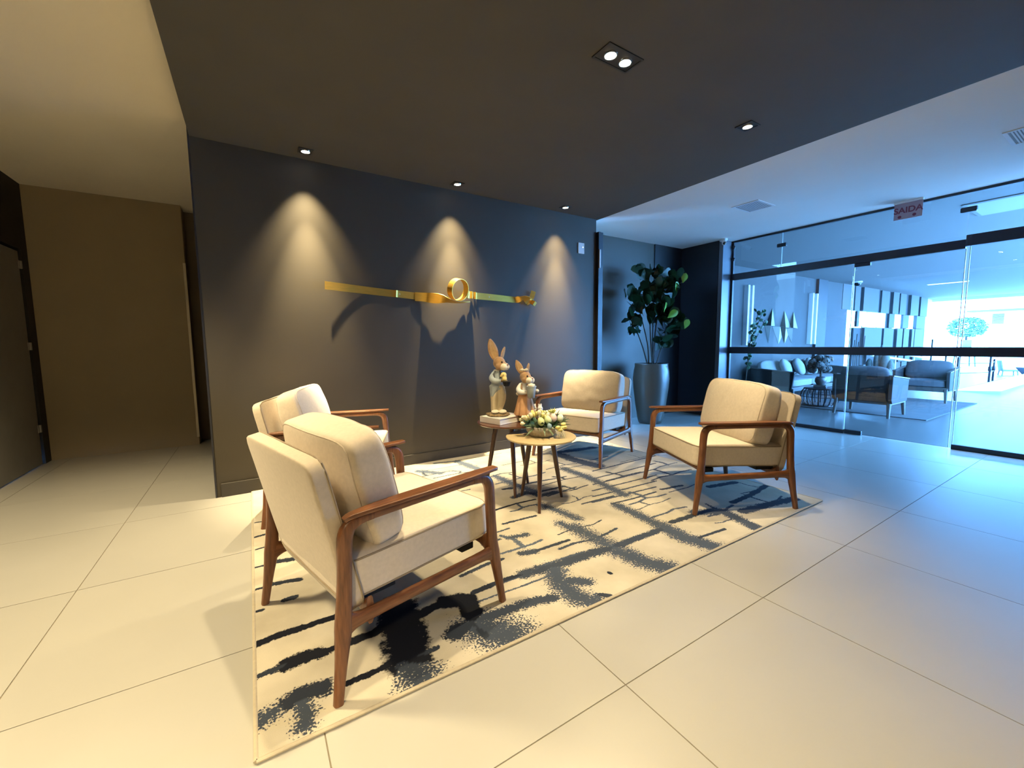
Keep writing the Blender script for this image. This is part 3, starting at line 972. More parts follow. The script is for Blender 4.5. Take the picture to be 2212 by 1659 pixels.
def ear(t, base, tip, w, thick, name='ear', face=(0.3, -1, 0)):
    base, tip = Vector(base), Vector(tip)
    d = (tip - base).normalized()
    f = Vector(face)
    f = (f - d * f.dot(d)).normalized()
    x = d.cross(f)
    L = (tip - base).length
    M = Matrix((x, f, d)).transposed()
    n = 14
    pts, sz = [], []
    for i in range(n):
        u = i / (n - 1)
        wd = w * max(0.12, sin(pi * (0.13 + 0.84 * u)) ** 0.75) * 0.5
        pts.append(base + d * (u * L) - f * (0.03 * L * sin(pi * u)))
        sz.append((wd, thick * (0.6 + 0.4 * sin(pi * u))))
    o = MB().sweep(pts, sz, 12, x, 2.2).build(name, m_fur, t)
    vs, fs = [], []
    for i in range(n):
        u = 0.1 + 0.82 * i / (n - 1)
        wd = w * max(0.05, sin(pi * (0.13 + 0.84 * u)) ** 0.9) * 0.30
        c = base + d * (u * L) - f * (0.03 * L * sin(pi * u)) + f * (thick * (0.6 + 0.4 * sin(pi * u)) + .0015)
        vs += [c - x * wd, c + f * -0.002, c + x * wd]
    for i in range(n - 1):
        for k in range(2):
            a = i * 3 + k
            fs.append((a, a + 1, a + 4, a + 3))
    MB().add(vs, fs).build('inner_ear', m_ear, o)


def rabbit_head(t, c, s, yaw):
    """head at c, scale s (head width about 0.1*s*10), looking along yaw (0 = to the viewer's right, -90 = to the viewer)"""
    c = Vector(c)
    R = Matrix.Rotation(yaw, 3, 'Z')
    P = lambda x, y, z: c + R @ Vector((x * s, y * s, z * s))
    mb = MB()
    mb.ell(P(0, 0, .1), tuple(q * s for q in (.50, .46, .50)), 20, 14, R)
    mb.ell(P(.22, 0, -.08), tuple(q * s for q in (.46, .42, .36)), 20, 14, R)
    mb.ell(P(.16, .26, -.16), tuple(q * s for q in (.34, .26, .28)), 16, 10, R)
    mb.ell(P(.16, -.26, -.16), tuple(q * s for q in (.34, .26, .28)), 16, 10, R)
    mb.ell(P(-.05, 0, -.45), tuple(q * s for q in (.26, .26, .3)), 16, 10, R)
    h = remeshed(mb, 'head', m_fur, t, 0.0045, 5)
    for sy in (1, -1):
        MB().ell(P(.52, sy * .17, -.20), tuple(q * s for q in (.31, .275, .28)), 16, 10, R).build('cheek', m_fur_l, h)
        MB().ell(P(.45, sy * .28, .17), .068 * s, 12, 8).build('eye', m_eye, h)
    MB().ell(P(.80, 0, -.03), tuple(q * s for q in (.07, .09, .06)), 12, 8, R).build('nose', mat('pink_nose', (0.25, 0.10, 0.08), 0.6) if 'pink_nose' not in bpy.data.materials else bpy.data.materials['pink_nose'], h)
    return h


def arm_blob(mb, pts, r):
    c = curve([tuple(p) + (q,) for p, q in zip(pts, r)], 14)
    for x, y, z, q in c:
        mb.ell((x, y, z), q, 12, 8)


# taller rabbit, in coat and trousers
r1 = thing('rabbit_figurine', 'taller rabbit figurine in pale blue coat and cream trousers on the book', 'figurine', (2.049, -1.132, .65), VIEW, group='rabbit figurines on the dark table')
MB().lathe([(.085, 0), (.098, .008), (.094, .017), (.06, .026), (.02, .03)], 28, fn=lambda a, z: 1 + .07 * sin(5 * a) + .05 * sin(11 * a + 1)).build('base', m_raffia, r1)
for sx, fx in ((-.034, -.06), (.028, .03)):
    MB().ell((sx + .012, -.03, .036), (.034, .05, .018), 14, 8).build('foot', m_fur_l, r1)
mb = MB()
for (x0, y0), (x1, y1) in (((-.022, 0), (-.030, -.008)), ((.016, .0), (.004, -.004))):
    for i in range(26):
        u = i / 25
        mb.ell((lerp(x0, x1, u) + .022 * sin(pi * u) * (x0 > 0), lerp(y0, y1, u), lerp(.245, .045, u)), (lerp(.044, .030, u), lerp(.042, .032, u), .022), 14, 8)
mb.ell((-.002, 0, .245), (.058, .05, .04), 16, 10)
tr_ = remeshed(mb, 'trousers', m_trouser, r1, .004, 4)
mb = MB()
for i in range(10):
    u = i / 9
    mb.ell((lerp(-.004, .0, u), 0, lerp(.235, .365, u)), (lerp(.057, .042, u), lerp(.05, .040, u), .028), 16, 10)
arm_blob(mb, [(-.030, -.012, .352), (-.048, -.035, .318), (-.020, -.060, .298), (.030, -.066, .304)], [.024, .025, .022, .018])
arm_blob(mb, [(.034, -.008, .352), (.055, -.025, .325), (.058, -.05, .302), (.050, -.066, .30)], [.022, .022, .019, .016])
for i in range(20):                                  # cut-away skirt of the coat, longest at the back
    u = i / 19
    mb.ell((lerp(-.020, -.046, u), lerp(.0, .010, u), lerp(.25, .125, u)), (lerp(.053, .016, u), lerp(.058, .034, u), .018), 14, 8)
    mb.ell((lerp(-.018, -.044, u), -.020, lerp(.25, .175, u)), (lerp(.046, .012, u), lerp(.042, .026, u), .014), 12, 8)
coat = remeshed(mb, 'coat', m_jacket, r1, .004, 4)
for sx in (-1, 1):
    MB().sweep([(sx * .018, -.034, .378), (sx * .030, -.044, .352), (sx * .022, -.050, .322)], [(.006, .003), (.011, .003), (.004, .003)], 8, (1, 0, 0)).build('lapel', mat('dark_lapel', (0.10, 0.11, 0.12), 0.9) if 'dark_lapel' not in bpy.data.materials else bpy.data.materials['dark_lapel'], coat)
MB().lathe([(.030, .362), (.036, .37), (.034, .385), (.026, .39)], 20).build('collar', m_shirt, r1)
for p in ((.042, -.074, .30), (.066, -.064, .298)):
    MB().ell(p, (.017, .016, .014), 12, 8).build('paw', m_fur, r1)
rabbit_head(r1, (.014, -.006, .434), .106, radians(-32))
ear(r1, (-.012, 0, .468), (-.062, -.004, .645), .086, .008, face=(.35, -1, .1))
ear(r1, (.032, .004, .470), (.062, .006, .578), .056, .009, face=(.9, -.4, .1))
hat = MB().lathe([(.022, -.03), (.030, -.012), (.033, .006), (.029, .006), (.02, -.02)], 20, (.076, -.092, .288)).build('hat', m_hat, r1)
MB().lathe([(.030, .0), (.047, .004), (.047, .007), (.030, .006)], 20, (.076, -.092, .292)).build('hat_brim', m_hat, hat)
mb = MB().ell((.052, -.078, .348), (.026, .024, .024), 14, 10).ell((.058, -.084, .316), (.022, .022, .026), 14, 10).ell((.032, -.084, .340), (.012, .012, .01), 10, 6)
ck = remeshed(mb, 'chick', m_chick, r1, .004, 3)
MB().ell((.050, -.1, .35), .004, 8, 6).build('eye', m_eye, ck)
MB().tube([(.060, -.085, .27), (.063, -.09, .24), (.062, -.086, .215)], .0015, 6).build('cord', m_bronze, r1)

# smaller rabbit, in blouse and skirt, holding a bucket
r2 = thing('rabbit_figurine', 'smaller rabbit figurine in peach skirt holding a grey blue bucket', 'figurine', (2.2326, -1.2453, .60), VIEW, group='rabbit figurines on the dark table')
MB().lathe([(.06, 0), (.068, .006), (.066, .05), (.055, .06)], 24, (.012, 0, 0), fn=lambda a, z: 1 + .05 * sin(7 * a)).build('base', m_raffia, r2)
MB().lathe([(.086, .055), (.088, .064), (.076, .12), (.066, .17), (.056, .215), (.050, .238), (.03, .245)], 60, (.012, 0, 0),
           fn=lambda a, z: 1 + (.085 * sin(9 * a + 6 * z) + .03 * sin(17 * a)) * max(0, (.25 - z) / .2)).build('skirt', m_skirt, r2)
mb = MB()
for i in range(8):
    u = i / 7
    mb.ell((.010, 0, lerp(.225, .315, u)), (lerp(.05, .036, u), lerp(.045, .036, u), .025), 14, 10)
arm_blob(mb, [(-.022, -.010, .305), (-.040, -.026, .272), (-.022, -.055, .250), (.022, -.066, .252)], [.021, .024, .022, .017])
arm_blob(mb, [(.044, -.010, .302), (.070, -.022, .275), (.090, -.045, .262)], [.02, .021, .019])
remeshed(mb, 'blouse', m_shirt, r2, .004, 4)
for sx in (-.016, .032):
    MB().sweep([(sx, -.030, .318), (sx * 1.05, -.046, .285), (sx, -.052, .25)], [(.007, .003)] * 3, 8, (1, 0, 0)).build('strap', mat('tan_strap', (0.30, 0.18, 0.09), 0.8) if 'tan_strap' not in bpy.data.materials else bpy.data.materials['tan_strap'], r2)
MB().tube([(.012 + .055 * cos(a), .05 * sin(a), .238) for a in [2 * pi * i / 24 for i in range(24)]], .008, 8, True).build('waistband', m_skirt, r2)
for p in ((.034, -.076, .255), (.112, -.06, .262), (-.046, -.02, .236)):
    MB().ell(p, (.017, .017, .016), 12, 8).build('paw', m_fur_l, r2)
rabbit_head(r2, (.016, -.006, .368), .097, radians(-40))
ear(r2, (-.008, 0, .402), (-.060, -.004, .516), .062, .009, face=(.35, -1, .1))
ear(r2, (.034, .004, .404), (.048, .006, .490), .044, .009, face=(.9, -.4, .1))
bw = MB().ell((.008, -.03, .434), (.009, .008, .009), 10, 8)
bw.ell((-.012, -.028, .436), (.017, .007, .012), 10, 8).ell((.026, -.032, .438), (.015, .007, .012), 10, 8)
remeshed(bw, 'bow', m_fur_l, r2, .003, 2)
bu = MB().lathe([(.027, 0), (.029, .002), (.040, .090), (.043, .092), (.043, .097), (.037, .097), (.026, .004)], 28, (.062, -.092, .208)).build('bucket', m_zinc, r2)
for p in ((.048, -.105, .312), (.078, -.10, .312), (.062, -.082, .316), (.066, -.112, .309)):
    MB().ell(p, (.017, .016, .014), 10, 8).build('egg', m_fur_l, bu)

# pair of white bunnies behind the flowers
r3 = thing('bunny_ornament', 'small white ornament of two embracing bunnies behind the flower bowl', 'ornament', (2.345, -1.285, .60), VIEW)
m_cer = mat('white_ceramic', (0.78, 0.76, 0.72), 0.35, var=0.03, scale=20)
for sx, lab in ((-1, 'bunny'), (1, 'bunny')):
    mb = MB()
    mb.ell((sx * .028, 0, .045), (.030, .028, .048), 16, 10).ell((sx * .026, -.004, .100), (.024, .023, .026), 16, 10).ell((sx * .026, -.012, .088), (.02, .02, .016), 12, 8)
    mb.ell((sx * .034, .010, .128), (.009, .008, .016), 10, 8).ell((sx * .016, .012, .127), (.009, .008, .015), 10, 8)
    mb.ell((sx * .010, -.024, .06), (.024, .012, .012), 10, 8).ell((sx * .03, -.026, .012), (.018, .022, .012), 10, 8)
    b = remeshed(mb, 'bunny', m_cer, r3, .0035, 3)
    for e in (-1, 1):
        MB().ell((sx * .026 + e * .009, -.026, .104), .0028, 8, 6).build('eye', m_eye, b)

# ================================================================== FLOWER BOWL
fb = thing('flower_bowl', 'grey textured bowl of yellow buds, greenery and pastel eggs', 'flower arrangement', (2.182, -1.574, .54), VIEW)
m_bowl = mat('mottled_grey_bowl', (0.20, 0.17, 0.13), 0.45, col2=(0.50, 0.46, 0.40), scale=26, bump=0.8, bscale=40)
MB().lathe([(.082, 0), (.090, .004), (.118, .045), (.126, .082), (.122, .084), (.108, .06), (.06, .05)], 48,
           fn=lambda a, z: 1 + .035 * sin(9 * a) + .02 * sin(4 * a + 1)).build('bowl', m_bowl, fb, sharp=80)
MB().lathe([(.11, .05), (.10, .075), (.06, .098), (.02, .105)], 24).build('moss', mat('dark_moss', (0.03, 0.05, 0.02), 0.95, var=0.4, scale=50, bump=0.9, bscale=90), fb)
m_leafd = mat('dark_leaf', (0.028, 0.075, 0.035), 0.55, var=0.3, scale=20)
m_leafg = mat('grey_green_leaf', (0.20, 0.27, 0.17), 0.7, var=0.2, scale=20)
m_bud = mat('yellow_bud', (0.75, 0.66, 0.25), 0.7, var=0.15, scale=25)
m_budw = mat('cream_bud', (0.80, 0.75, 0.52), 0.7, var=0.1, scale=25)
m_lime = mat('lime_petal', (0.60, 0.62, 0.18), 0.65, var=0.15, scale=25)
eggs = [((-.012, -.098, .128), (0.62, 0.68, 0.34), 'pale_lime_egg'), ((.042, -.085, .138), (0.60, 0.70, 0.42), 'pale_green_egg'), ((.086, -.052, .148), (0.72, 0.54, 0.50), 'pale_pink_egg'),
        ((.140, -.02, .142), (0.66, 0.72, 0.56), 'pale_mint_egg'), ((.05, -.112, .095), (0.20, 0.30, 0.36), 'small_blue_egg')]
for p, c, nm in eggs:
    k = .72 if 'blue' in nm else 1
    MB().ell((0, 0, 0), (.026 * k, .026 * k, .034 * k), 18, 12).build('egg', mat(nm, c, 0.5, var=0.05, scale=40), fb, loc=p, rot=(random.uniform(-.4, .1), random.uniform(-.4, .4), 0))
vs, fs = leafshape(.075, .034, .25, 5, .25)
lv_d = MB().add(vs, fs).mesh('leaf')
vs, fs = leafshape(.085, .012, .35, 5, .2)
lv_g = MB().add(vs, fs).mesh('leaf')
rb = random.Random(3)


def put(me, m, par, p, d, name, s=1.0, roll=None):
    d = Vector(d).normalized()
    q = d.to_track_quat('Z', 'Y').to_matrix() @ Matrix.Rotation(roll if roll is not None else rb.uniform(0, 6.28), 3, 'Z')
    o = link(name, me, m, par, sharp=180)
    o.location = p
    o.rotation_euler = q.to_euler()
    o.scale = (s, s, s)
    return o


lv_g.materials.append(m_leafg)
lv_d.materials.append(m_leafd)
for i in range(26):
    a = 2 * pi * i / 26 + rb.uniform(-.1, .1)
    p = (.085 * cos(a), .085 * sin(a), .082 + rb.uniform(0, .02))
    put(lv_d, m_leafd, fb, p, (cos(a), sin(a), rb.uniform(-.1, .8)), 'leaf', rb.uniform(.8, 1.15))
for i in range(40):
    a = rb.uniform(-2.4, .9)
    p = (.10 * cos(a), .10 * sin(a), .085)
    put(lv_g, m_leafg, fb, p, (cos(a) + rb.uniform(-.3, .3), sin(a) + rb.uniform(-.3, .3), rb.uniform(-.75, .4)), 'leaf', rb.uniform(.7, 1.25))
for i in range(14):
    p = (.125 + rb.uniform(-.02, .03), -.02 + rb.uniform(-.03, .03), .095 + rb.uniform(-.01, .04))
    put(lv_g, m_leafg, fb, p, (1, rb.uniform(-.5, .5), rb.uniform(-.3, .7)), 'leaf', rb.uniform(.8, 1.1))
bud = MB()
for k in range(3):
    bud.ell((.004 * cos(2.1 * k), .004 * sin(2.1 * k), .016), (.0095, .0095, .018), 10, 8)
bud_y, bud_w = bud.mesh('bud'), bud.mesh('bud')
bud_y.materials.append(m_bud)
bud_w.materials.append(m_budw)
for i in range(22):
    x = -.125 + .17 * rb.random()
    z = .115 + .055 * (1 - abs(x + .03) / .13) + rb.uniform(-.012, .012)
    put(bud_y if i % 3 else bud_w, None, fb, (x, rb.uniform(-.075, .0), z), (x * 4, -.25, 1), 'bud', rb.uniform(.9, 1.3))
for x, y, z in ((-.142, -.02, .125), (-.135, -.05, .102), (-.128, -.03, .145), (.10, -.10, .078), (.128, -.085, .072), (.152, -.075, .075), (.145, -.06, .095), (.116, -.105, .063)):
    put(bud_w if z > .1 else bud_y, None, fb, (x, y, z), (x * 6, -.6, .3), 'bud', 1.15)
pet = MB().add(*leafshape(.045, .013, .2, 4, .3)).mesh('petal')
pet.materials.append(m_lime)
for cx, cy_, cz in ((.075, -.01, .178), (.04, -.02, .165), (.005, -.01, .17), (.09, .02, .17)):
    for k in range(9):
        a = 2 * pi * k / 9 + cx * 9
        put(pet, None, fb, (cx, cy_, cz), (cos(a) * .7, sin(a) * .7, rb.uniform(.5, 1.2)), 'petal', rb.uniform(.85, 1.15))
put(lv_d, None, fb, (.108, -.02, .15), (.25, -.1, 1), 'leaf', .9, 0)
rib = MB()
for k in range(6):
    x = .105 + .011 * k
    rib.sweep([(x - .01, -.115, .07), (x, -.128, .045), (x + .015, -.122, .008)], [(.0025, .0008)] * 3, 6, (1, 0, 0))
rib.build('ribbon', mat('silver_ribbon', (0.55, 0.52, 0.46), 0.4, var=0.1), fb)

# ================================================================== TALL PLANT
pt = thing('potted_fig', 'tall dark leaved fig plant in a grey glazed pot before the black closet', 'plant', (5.575, 0.165, 0.0), VIEW)
MB().lathe([(.155, 0), (.172, .006), (.19, .06), (.228, .28), (.262, .55), (.272, .70), (.262, .82), (.246, .90), (.25, .925), (.244, .935), (.228, .93), (.228, .87)], 48).build('pot', m_potgrey, pt, sharp=60)
MB().lathe([(.228, .85), (.20, .872), (.10, .885), (.02, .888)], 24).build('soil', m_soil, pt)
vs, fs = leafshape(.25, .165, .16, 7, .18, .7, .72)
fl = []
for k in range(4):
    v2, f2 = leafshape(.235 - .02 * k, .165 - .012 * k, (.10, .22, .02, -.12)[k], 8, (.15, .25, .1, .3)[k], .62, 1.5)
    mb = MB().add(v2, f2)
    mb.tube([(0, 0, -.04), (0, 0, 0), (0, .002 - mb.v[10][1] * 0, .05)], .003, 5)
    me = mb.mesh('leaf')
    me.materials.append(m_figleaf)
    fl.append(me)
yg = MB().add(*leafshape(.2, .135, .15, 8, .35, .62, 1.5)).mesh('leaf')
yg.materials.append(m_figleaf2)
rf = random.Random(11)
stems = [[(-.05, 0, .88), (-.14, .02, 1.2), (-.30, .03, 1.62)], [(-.03, .02, .88), (-.07, .03, 1.3), (-.26, .04, 1.98)], [(.02, 0, .88), (-.02, .02, 1.4), (-.06, .03, 2.36)],
         [(.04, .02, .88), (.06, .02, 1.5), (.20, .03, 2.26)], [(.06, -.02, .88), (.16, 0, 1.2), (.34, .0, 1.62)], [(.0, -.02, .88), (.04, -.03, 1.4), (.10, -.03, 2.0)]]
for s_ in stems:
    MB().tube(curve(s_, 10), [.012 - .0007 * i for i in range(10)], 7).build('stem', m_figstem, pt)


def facing(d, nrm):
    """rotation whose z runs along d and whose -y looks along nrm as far as it can"""
    d = Vector(d).normalized()
    nv = Vector(nrm)
    nv = (nv - d * nv.dot(d)).normalized()
    yv = -nv
    return Matrix((yv.cross(d), yv, d)).transposed().to_euler()


clusters = [((-.06, 2.28), (.20, .15), 19), ((.20, 2.14), (.17, .18), 22), ((.06, 1.96), (.24, .17), 26), ((-.28, 1.88), (.18, .17), 24), ((-.33, 1.52), (.13, .16), 15),
            ((.16, 1.72), (.24, .17), 25), ((.28, 1.50), (.20, .20), 24), ((.15, 1.26), (.12, .10), 8), ((.05, 1.62), (.14, .12), 11)]
dview = Vector((sin(-VIEW), cos(-VIEW), 0))
for (lx, z), (rx, rz), cnt in clusters:
    for i in range(cnt):
        a, q = rf.uniform(0, 2 * pi), sqrt(rf.random())
        px, pz = lx + rx * q * cos(a), z + .05 + rz * q * sin(a)
        py = rf.uniform(-.16, .10)
        d = Vector((px - lx * .5 + rf.uniform(-.25, .25), py * 2 + rf.uniform(-.55, .1), .10 + rf.uniform(-.15, .35)))
        o = link('leaf', fl[rf.randrange(4)], None, pt, sharp=180)
        d.normalize()
        base = Vector((px, py, pz)) - d * .11
        # keep every leaf clear of the wall behind
        tip = base + d * .25
        for pnt in (base, tip):
            wy = 0.165 + sin(VIEW) * pnt.x + cos(VIEW) * pnt.y
            if wy > 0.50:
                base -= Vector((0, (wy - 0.50) / cos(VIEW), 0))
        o.location = base
        o.rotation_euler = facing(d, (rf.gauss(0, .7), -1, rf.gauss(.35, .5)))
for x, z, dx, sc_l, rl_ in ((.37, 2.13, .2, .75, 2.4), (.28, 2.00, -.3, .8, 3.5), (.10, 1.70, -.1, .8, 4.0), (.16, 1.62, 1.2, .85, 2.8), (.42, 1.46, .3, .75, 2.2)):
    o = link('leaf', yg, None, pt, sharp=180)
    o.location = (x, -.2, z)
    o.scale = (sc_l,) * 3
    o.rotation_euler = facing(Vector((dx, -.3, .8)).normalized(), (rl_ - 3.0, -1, .5))

# ================================================================== WALL SCULPTURE
sculp = thing('ribbon_sculpture', 'twisted golden metal ribbon sculpture hung across the dark wall', 'wall sculpture', (0, 0, 0))


def ribbon(name, keys, n, th=0.0016):
    """keys: (x, y, z, angle of the width from vertical towards the viewer, half width)"""
    c = curve(keys, n)
    vs, fs = [], []
    for i, (x, y, z, a, hw) in enumerate(c):
        p, q = c[max(0, i - 1)], c[min(n - 1, i + 1)]
        t = (Vector(q[:3]) - Vector(p[:3])).normalized()
        wv = Vector((0, -sin(radians(a)), cos(radians(a))))
        wv = (wv - t * wv.dot(t)).normalized()
        nr = t.cross(wv)
        P = Vector((x, y, z))
        for s1, s2 in ((1, 1), (-1, 1), (-1, -1), (1, -1)):
            vs.append(P + wv * (hw * s1) + nr * (th * s2))
    for i in range(n - 1):
        for k in range(4):
            m = (k + 1) % 4
            fs.append((i * 4 + k, i * 4 + m, i * 4 + 4 + m, i * 4 + 4 + k))
    fs += [(0, 1, 2, 3), tuple((n - 1) * 4 + k for k in (3, 2, 1, 0))]
    return MB().add(vs, fs).build(name, m_gold, sculp, sharp=50)


ribbon('left_strip', [(.900, -.052, 1.790, 0, .036), (1.05, -.030, 1.783, 0, .036), (1.25, -.012, 1.772, 0, .035), (1.50, -.010, 1.757, 0, .034), (1.545, -.022, 1.755, 0, .034), (1.585, -.014, 1.753, 0, .034), (1.765, -.010, 1.742, 0, .034)], 40)
ribbon('flared_curl', [(1.742, -.016, 1.738, 0, .043), (1.84, -.024, 1.735, -6, .046), (1.92, -.05, 1.728, 20, .052), (1.99, -.085, 1.722, 48, .056), (2.055, -.105, 1.705, 76, .060), (2.12, -.105, 1.692, 88, .068), (2.20, -.105, 1.690, 90, .070), (2.29, -.100, 1.698, 90, .058)], 44)
wv_ = Vector((.30, -1.0, -.26)).normalized()
e1 = (Vector((0, 0, 1)) - wv_ * wv_.z).normalized()
e2 = e1.cross(wv_).normalized()
nr_, vs, fs = 72, [], []
for k in range(nr_):
    a = 2 * pi * k / nr_
    d = e2 * cos(a) + e1 * sin(a)
    for dw, dr in ((-.040, -.0016), (.040, -.0016), (.040, .0016), (-.040, .0016)):
        vs.append(Vector((2.178, -.108, 1.822)) + wv_ * dw + d * (.112 + dr))
    for q in range(4):
        m = (q + 1) % 4
        fs.append((k * 4 + q, k * 4 + m, ((k + 1) % nr_) * 4 + m, ((k + 1) % nr_) * 4 + q))
MB().add(vs, fs).build('loop', m_gold, sculp, sharp=50)
ribbon('right_strip', [(2.270, -.085, 1.760, 70, .035), (2.315, -.045, 1.790, 35, .038), (2.355, -.018, 1.788, 0, .039), (2.385, -.030, 1.787, 0, .038), (2.405, -.012, 1.785, 0, .037), (2.425, -.030, 1.784, 0, .037), (2.45, -.012, 1.782, 0, .036), (2.70, -.012, 1.774, 0, .035), (2.90, -.014, 1.765, 0, .034), (2.955, -.020, 1.763, 0, .034)], 70)
ribbon('arch', [(2.950, -.018, 1.760, 10, .034), (2.985, -.055, 1.772, 50, .040), (3.025, -.085, 1.785, 68, .044), (3.075, -.075, 1.772, 60, .044), (3.115, -.035, 1.745, 35, .038)], 30)
ribbon('end_tab', [(3.105, -.020, 1.735, 10, .030), (3.14, -.026, 1.750, 20, .030), (3.165, -.03, 1.79, 0, .03), (3.185, -.034, 1.84, 0, .03), (3.195, -.036, 1.875, 0, .03)], 20)
MB().cbox((3.185, -.045, 1.735), (.05, .05, .05), Euler((0.5, 0.3, 0.5)).to_matrix()).build('end_fold', m_gold, sculp, bevel=.002)
for x, z in ((1.585, 1.753), (2.60, 1.777)):
    MB().ell((x, -.014, z), (.007, .006, .007), 10, 8).build('pin', m_metal, sculp)

# ================================================================== SPOTLIGHTS


def downlight(label, x, y, heads, sx, sy, z=ZD, em=None, grp='recessed ceiling spotlights'):
    t = thing('recessed_spotlight', label, 'spotlight', (x, y, z), 0, grp)
    fr = MB()
    b = .012
    fr.box(-sx, sx, -sy, -sy + b, -.006, -.0002).box(-sx, sx, sy - b, sy, -.006, -.0002).box(-sx, -sx + b, -sy + b, sy - b, -.006, -.0002).box(sx - b, sx, -sy + b, sy - b, -.006, -.0002)
    fr.build('frame', m_lampframe, t)
    MB().box(-sx + b, sx - b, -sy + b, sy - b, -.0022, -.0002).build('well', m_lampframe, t)
    for hx in heads:
        MB().lathe([(.032, -.010), (.038, -.010), (.040, -.003), (.030, -.003)], 24, (hx, 0, 0), ring=True).build('reflector', m_reflector, t)
        MB().lathe([(.006, -.0085), (.031, -.007), (.031, -.003), (.006, -.003)], 24, (hx, 0, 0)).build('lamp', em or m_emit, t)


downlight('double spotlight burning in the middle of the dark ceiling', 2.162, -2.336, (-.058, .058), .135, .07)
downlight('single square spotlight near the pale ceiling strip', 3.548, -2.317, (0,), .062, .062, em=m_emit2)
for x, l in ((.785, 'wall washer spotlight over the left end of the gold sculpture'), (2.162, 'wall washer spotlight over the loop of the gold sculpture'), (3.560, 'wall washer spotlight beside the white wall switch')):
    downlight(l, x, -.180, (0,), .055, .055, em=m_emit2)
for x in (2.104, 2.220):
    spot((x, -2.336, ZD - .015), W_MAIN, 106, .95, .028)
spot((3.548, -2.317, ZD - .015), W_SINGLE, 48, 1.0, .03)
for x in (.785, 2.162, 3.560):
    spot((x, -.180, ZD - .015), W_WASH, 68, 1.0, .012, (0, .03, -1))
    spot((x, -.180, ZD - .015), W_BEAM, 40, 1.0, .012, (0, .01, -1))      # narrow core of the same lamp
spot((.785, -2.330, ZD - .015), W_NEAR, 112, .7, .028)
spot((-1.1, -1.2, ZL - .22), W_LEFT, 116, .6, .2)
spot((-.9, -5.6, ZL - .22), W_REAR, 124, .6, .2)

downlight('square spotlight over the nearest armchair', .785, -2.330, (0,), .062, .062)

# ================================================================== SMALL FIXTURES
sw = thing('wall_switch', 'small white wall plate beside the right wall washer light', 'switch', (3.963, 0, 2.465))
MB().box(-.051, .051, -.012, 0, -.067, .067).build('plate', m_white, sw, bevel=.004)
MB().ell((.026, -.013, .014), (.007, .004, .007), 10, 8).build('indicator', emit('led_white', (1, 1, 1), 2.0), sw)

cc = thing('security_camera', 'white dome camera at the top corner of the dark column', 'camera', (6.80, -.19, ZC))
MB().lathe([(.055, -.03), (.06, -.02), (.06, 0), (.02, 0)], 24).build('mount', m_white, cc)
MB().sweep([(0, 0, -.02), (-.03, -.03, -.06), (-.075, -.06, -.085)], [(.028, .028), (.034, .034), (.034, .034)], 14, (0, 0, 1)).build('body', m_white, cc)
MB().ell((-.082, -.065, -.088), (.022, .022, .022), 12, 8).build('lens', m_eye, cc)

sg = thing('exit_sign', 'hanging translucent exit sign reading SAIDA before the glass front', 'sign', (6.95, -2.36, ZC))
m_acr = Nd('pale_red_acrylic')
m_acr.b.inputs['Base Color'].default_value = rgb((0.34, 0.22, 0.23))
m_acr.b.inputs['Roughness'].default_value = 0.3
m_acr = m_acr.m
MB().box(-.004, .004, -.127, .127, -.205, -.018).build('plate', m_acr, sg, bevel=.002)
MB().box(-.018, .018, -.13, .13, -.022, 0).build('bracket', m_white, sg, bevel=.003)
m_red = mat('dark_red_print', (0.16, 0.012, 0.03), 0.5, var=0.05)
td = bpy.data.curves.new('tmp_text', 'FONT')
td.body = 'SAIDA'
td.size = .092
td.align_x, td.align_y = 'CENTER', 'CENTER'
td.extrude = .0012
td.offset = .0022
to = bpy.data.objects.new('tmp_text', td)
COL.objects.link(to)
tm = bpy.data.meshes.new_from_object(to.evaluated_get(bpy.context.evaluated_depsgraph_get()))
bpy.data.objects.remove(to)
tm.name = 'lettering'
tm.materials.clear()
lo = link('lettering', tm, m_red, sg, smooth=False)
lo.location = (-.0055, 0, -.105)
lo.rotation_euler = (pi / 2, 0, -pi / 2)
for y, z in ((.072, -.175), (-.058, -.172)):
    MB().lathe([(.017, 0), (.017, .002)], 16).build('dot', m_red, sg, loc=(-.0042, y, z), rot=(0, -pi / 2, 0))


def vent(label, x0, x1, y0, y1):
    t = thing('ceiling_vent', label, 'vent', ((x0 + x1) / 2, (y0 + y1) / 2, ZC), 0, 'ceiling vents in the pale strip')
    a, b = (x1 - x0) / 2, (y1 - y0) / 2
    MB().box(-a, a, -b, -b + .025, -.008, 0).box(-a, a, b - .025, b, -.008, 0).box(-a, -a + .025, -b + .025, b - .025, -.008, 0).box(a - .025, a, -b + .025, b - .025, -.008, 0).build('frame', m_whitepaint, t, bevel=.002)
    MB().box(-a + .02, a - .02, -b + .02, b - .02, -.0015, -.0002).build('backing', mat('vent_shadow', (0.30, 0.30, 0.30), 0.8) if 'vent_shadow' not in bpy.data.materials else bpy.data.materials['vent_shadow'], t)
    me = MB().cbox((0, 0, -.0055), (2 * a - .05, .012, .0015), Matrix.Rotation(.35, 3, 'X')).mesh('slat')
    k = int((2 * b - .06) / .018)
    for i in range(k):
        link('slat', me, m_whitepaint, t, smooth=False, loc=(0, -b + .035 + .018 * i, 0))


vent('square ceiling vent above the black closet', 5.37, 5.76, -1.46, -1.14)
vent('ceiling vent cut by the right edge of the photo', 5.47, 5.86, -3.60, -3.285)

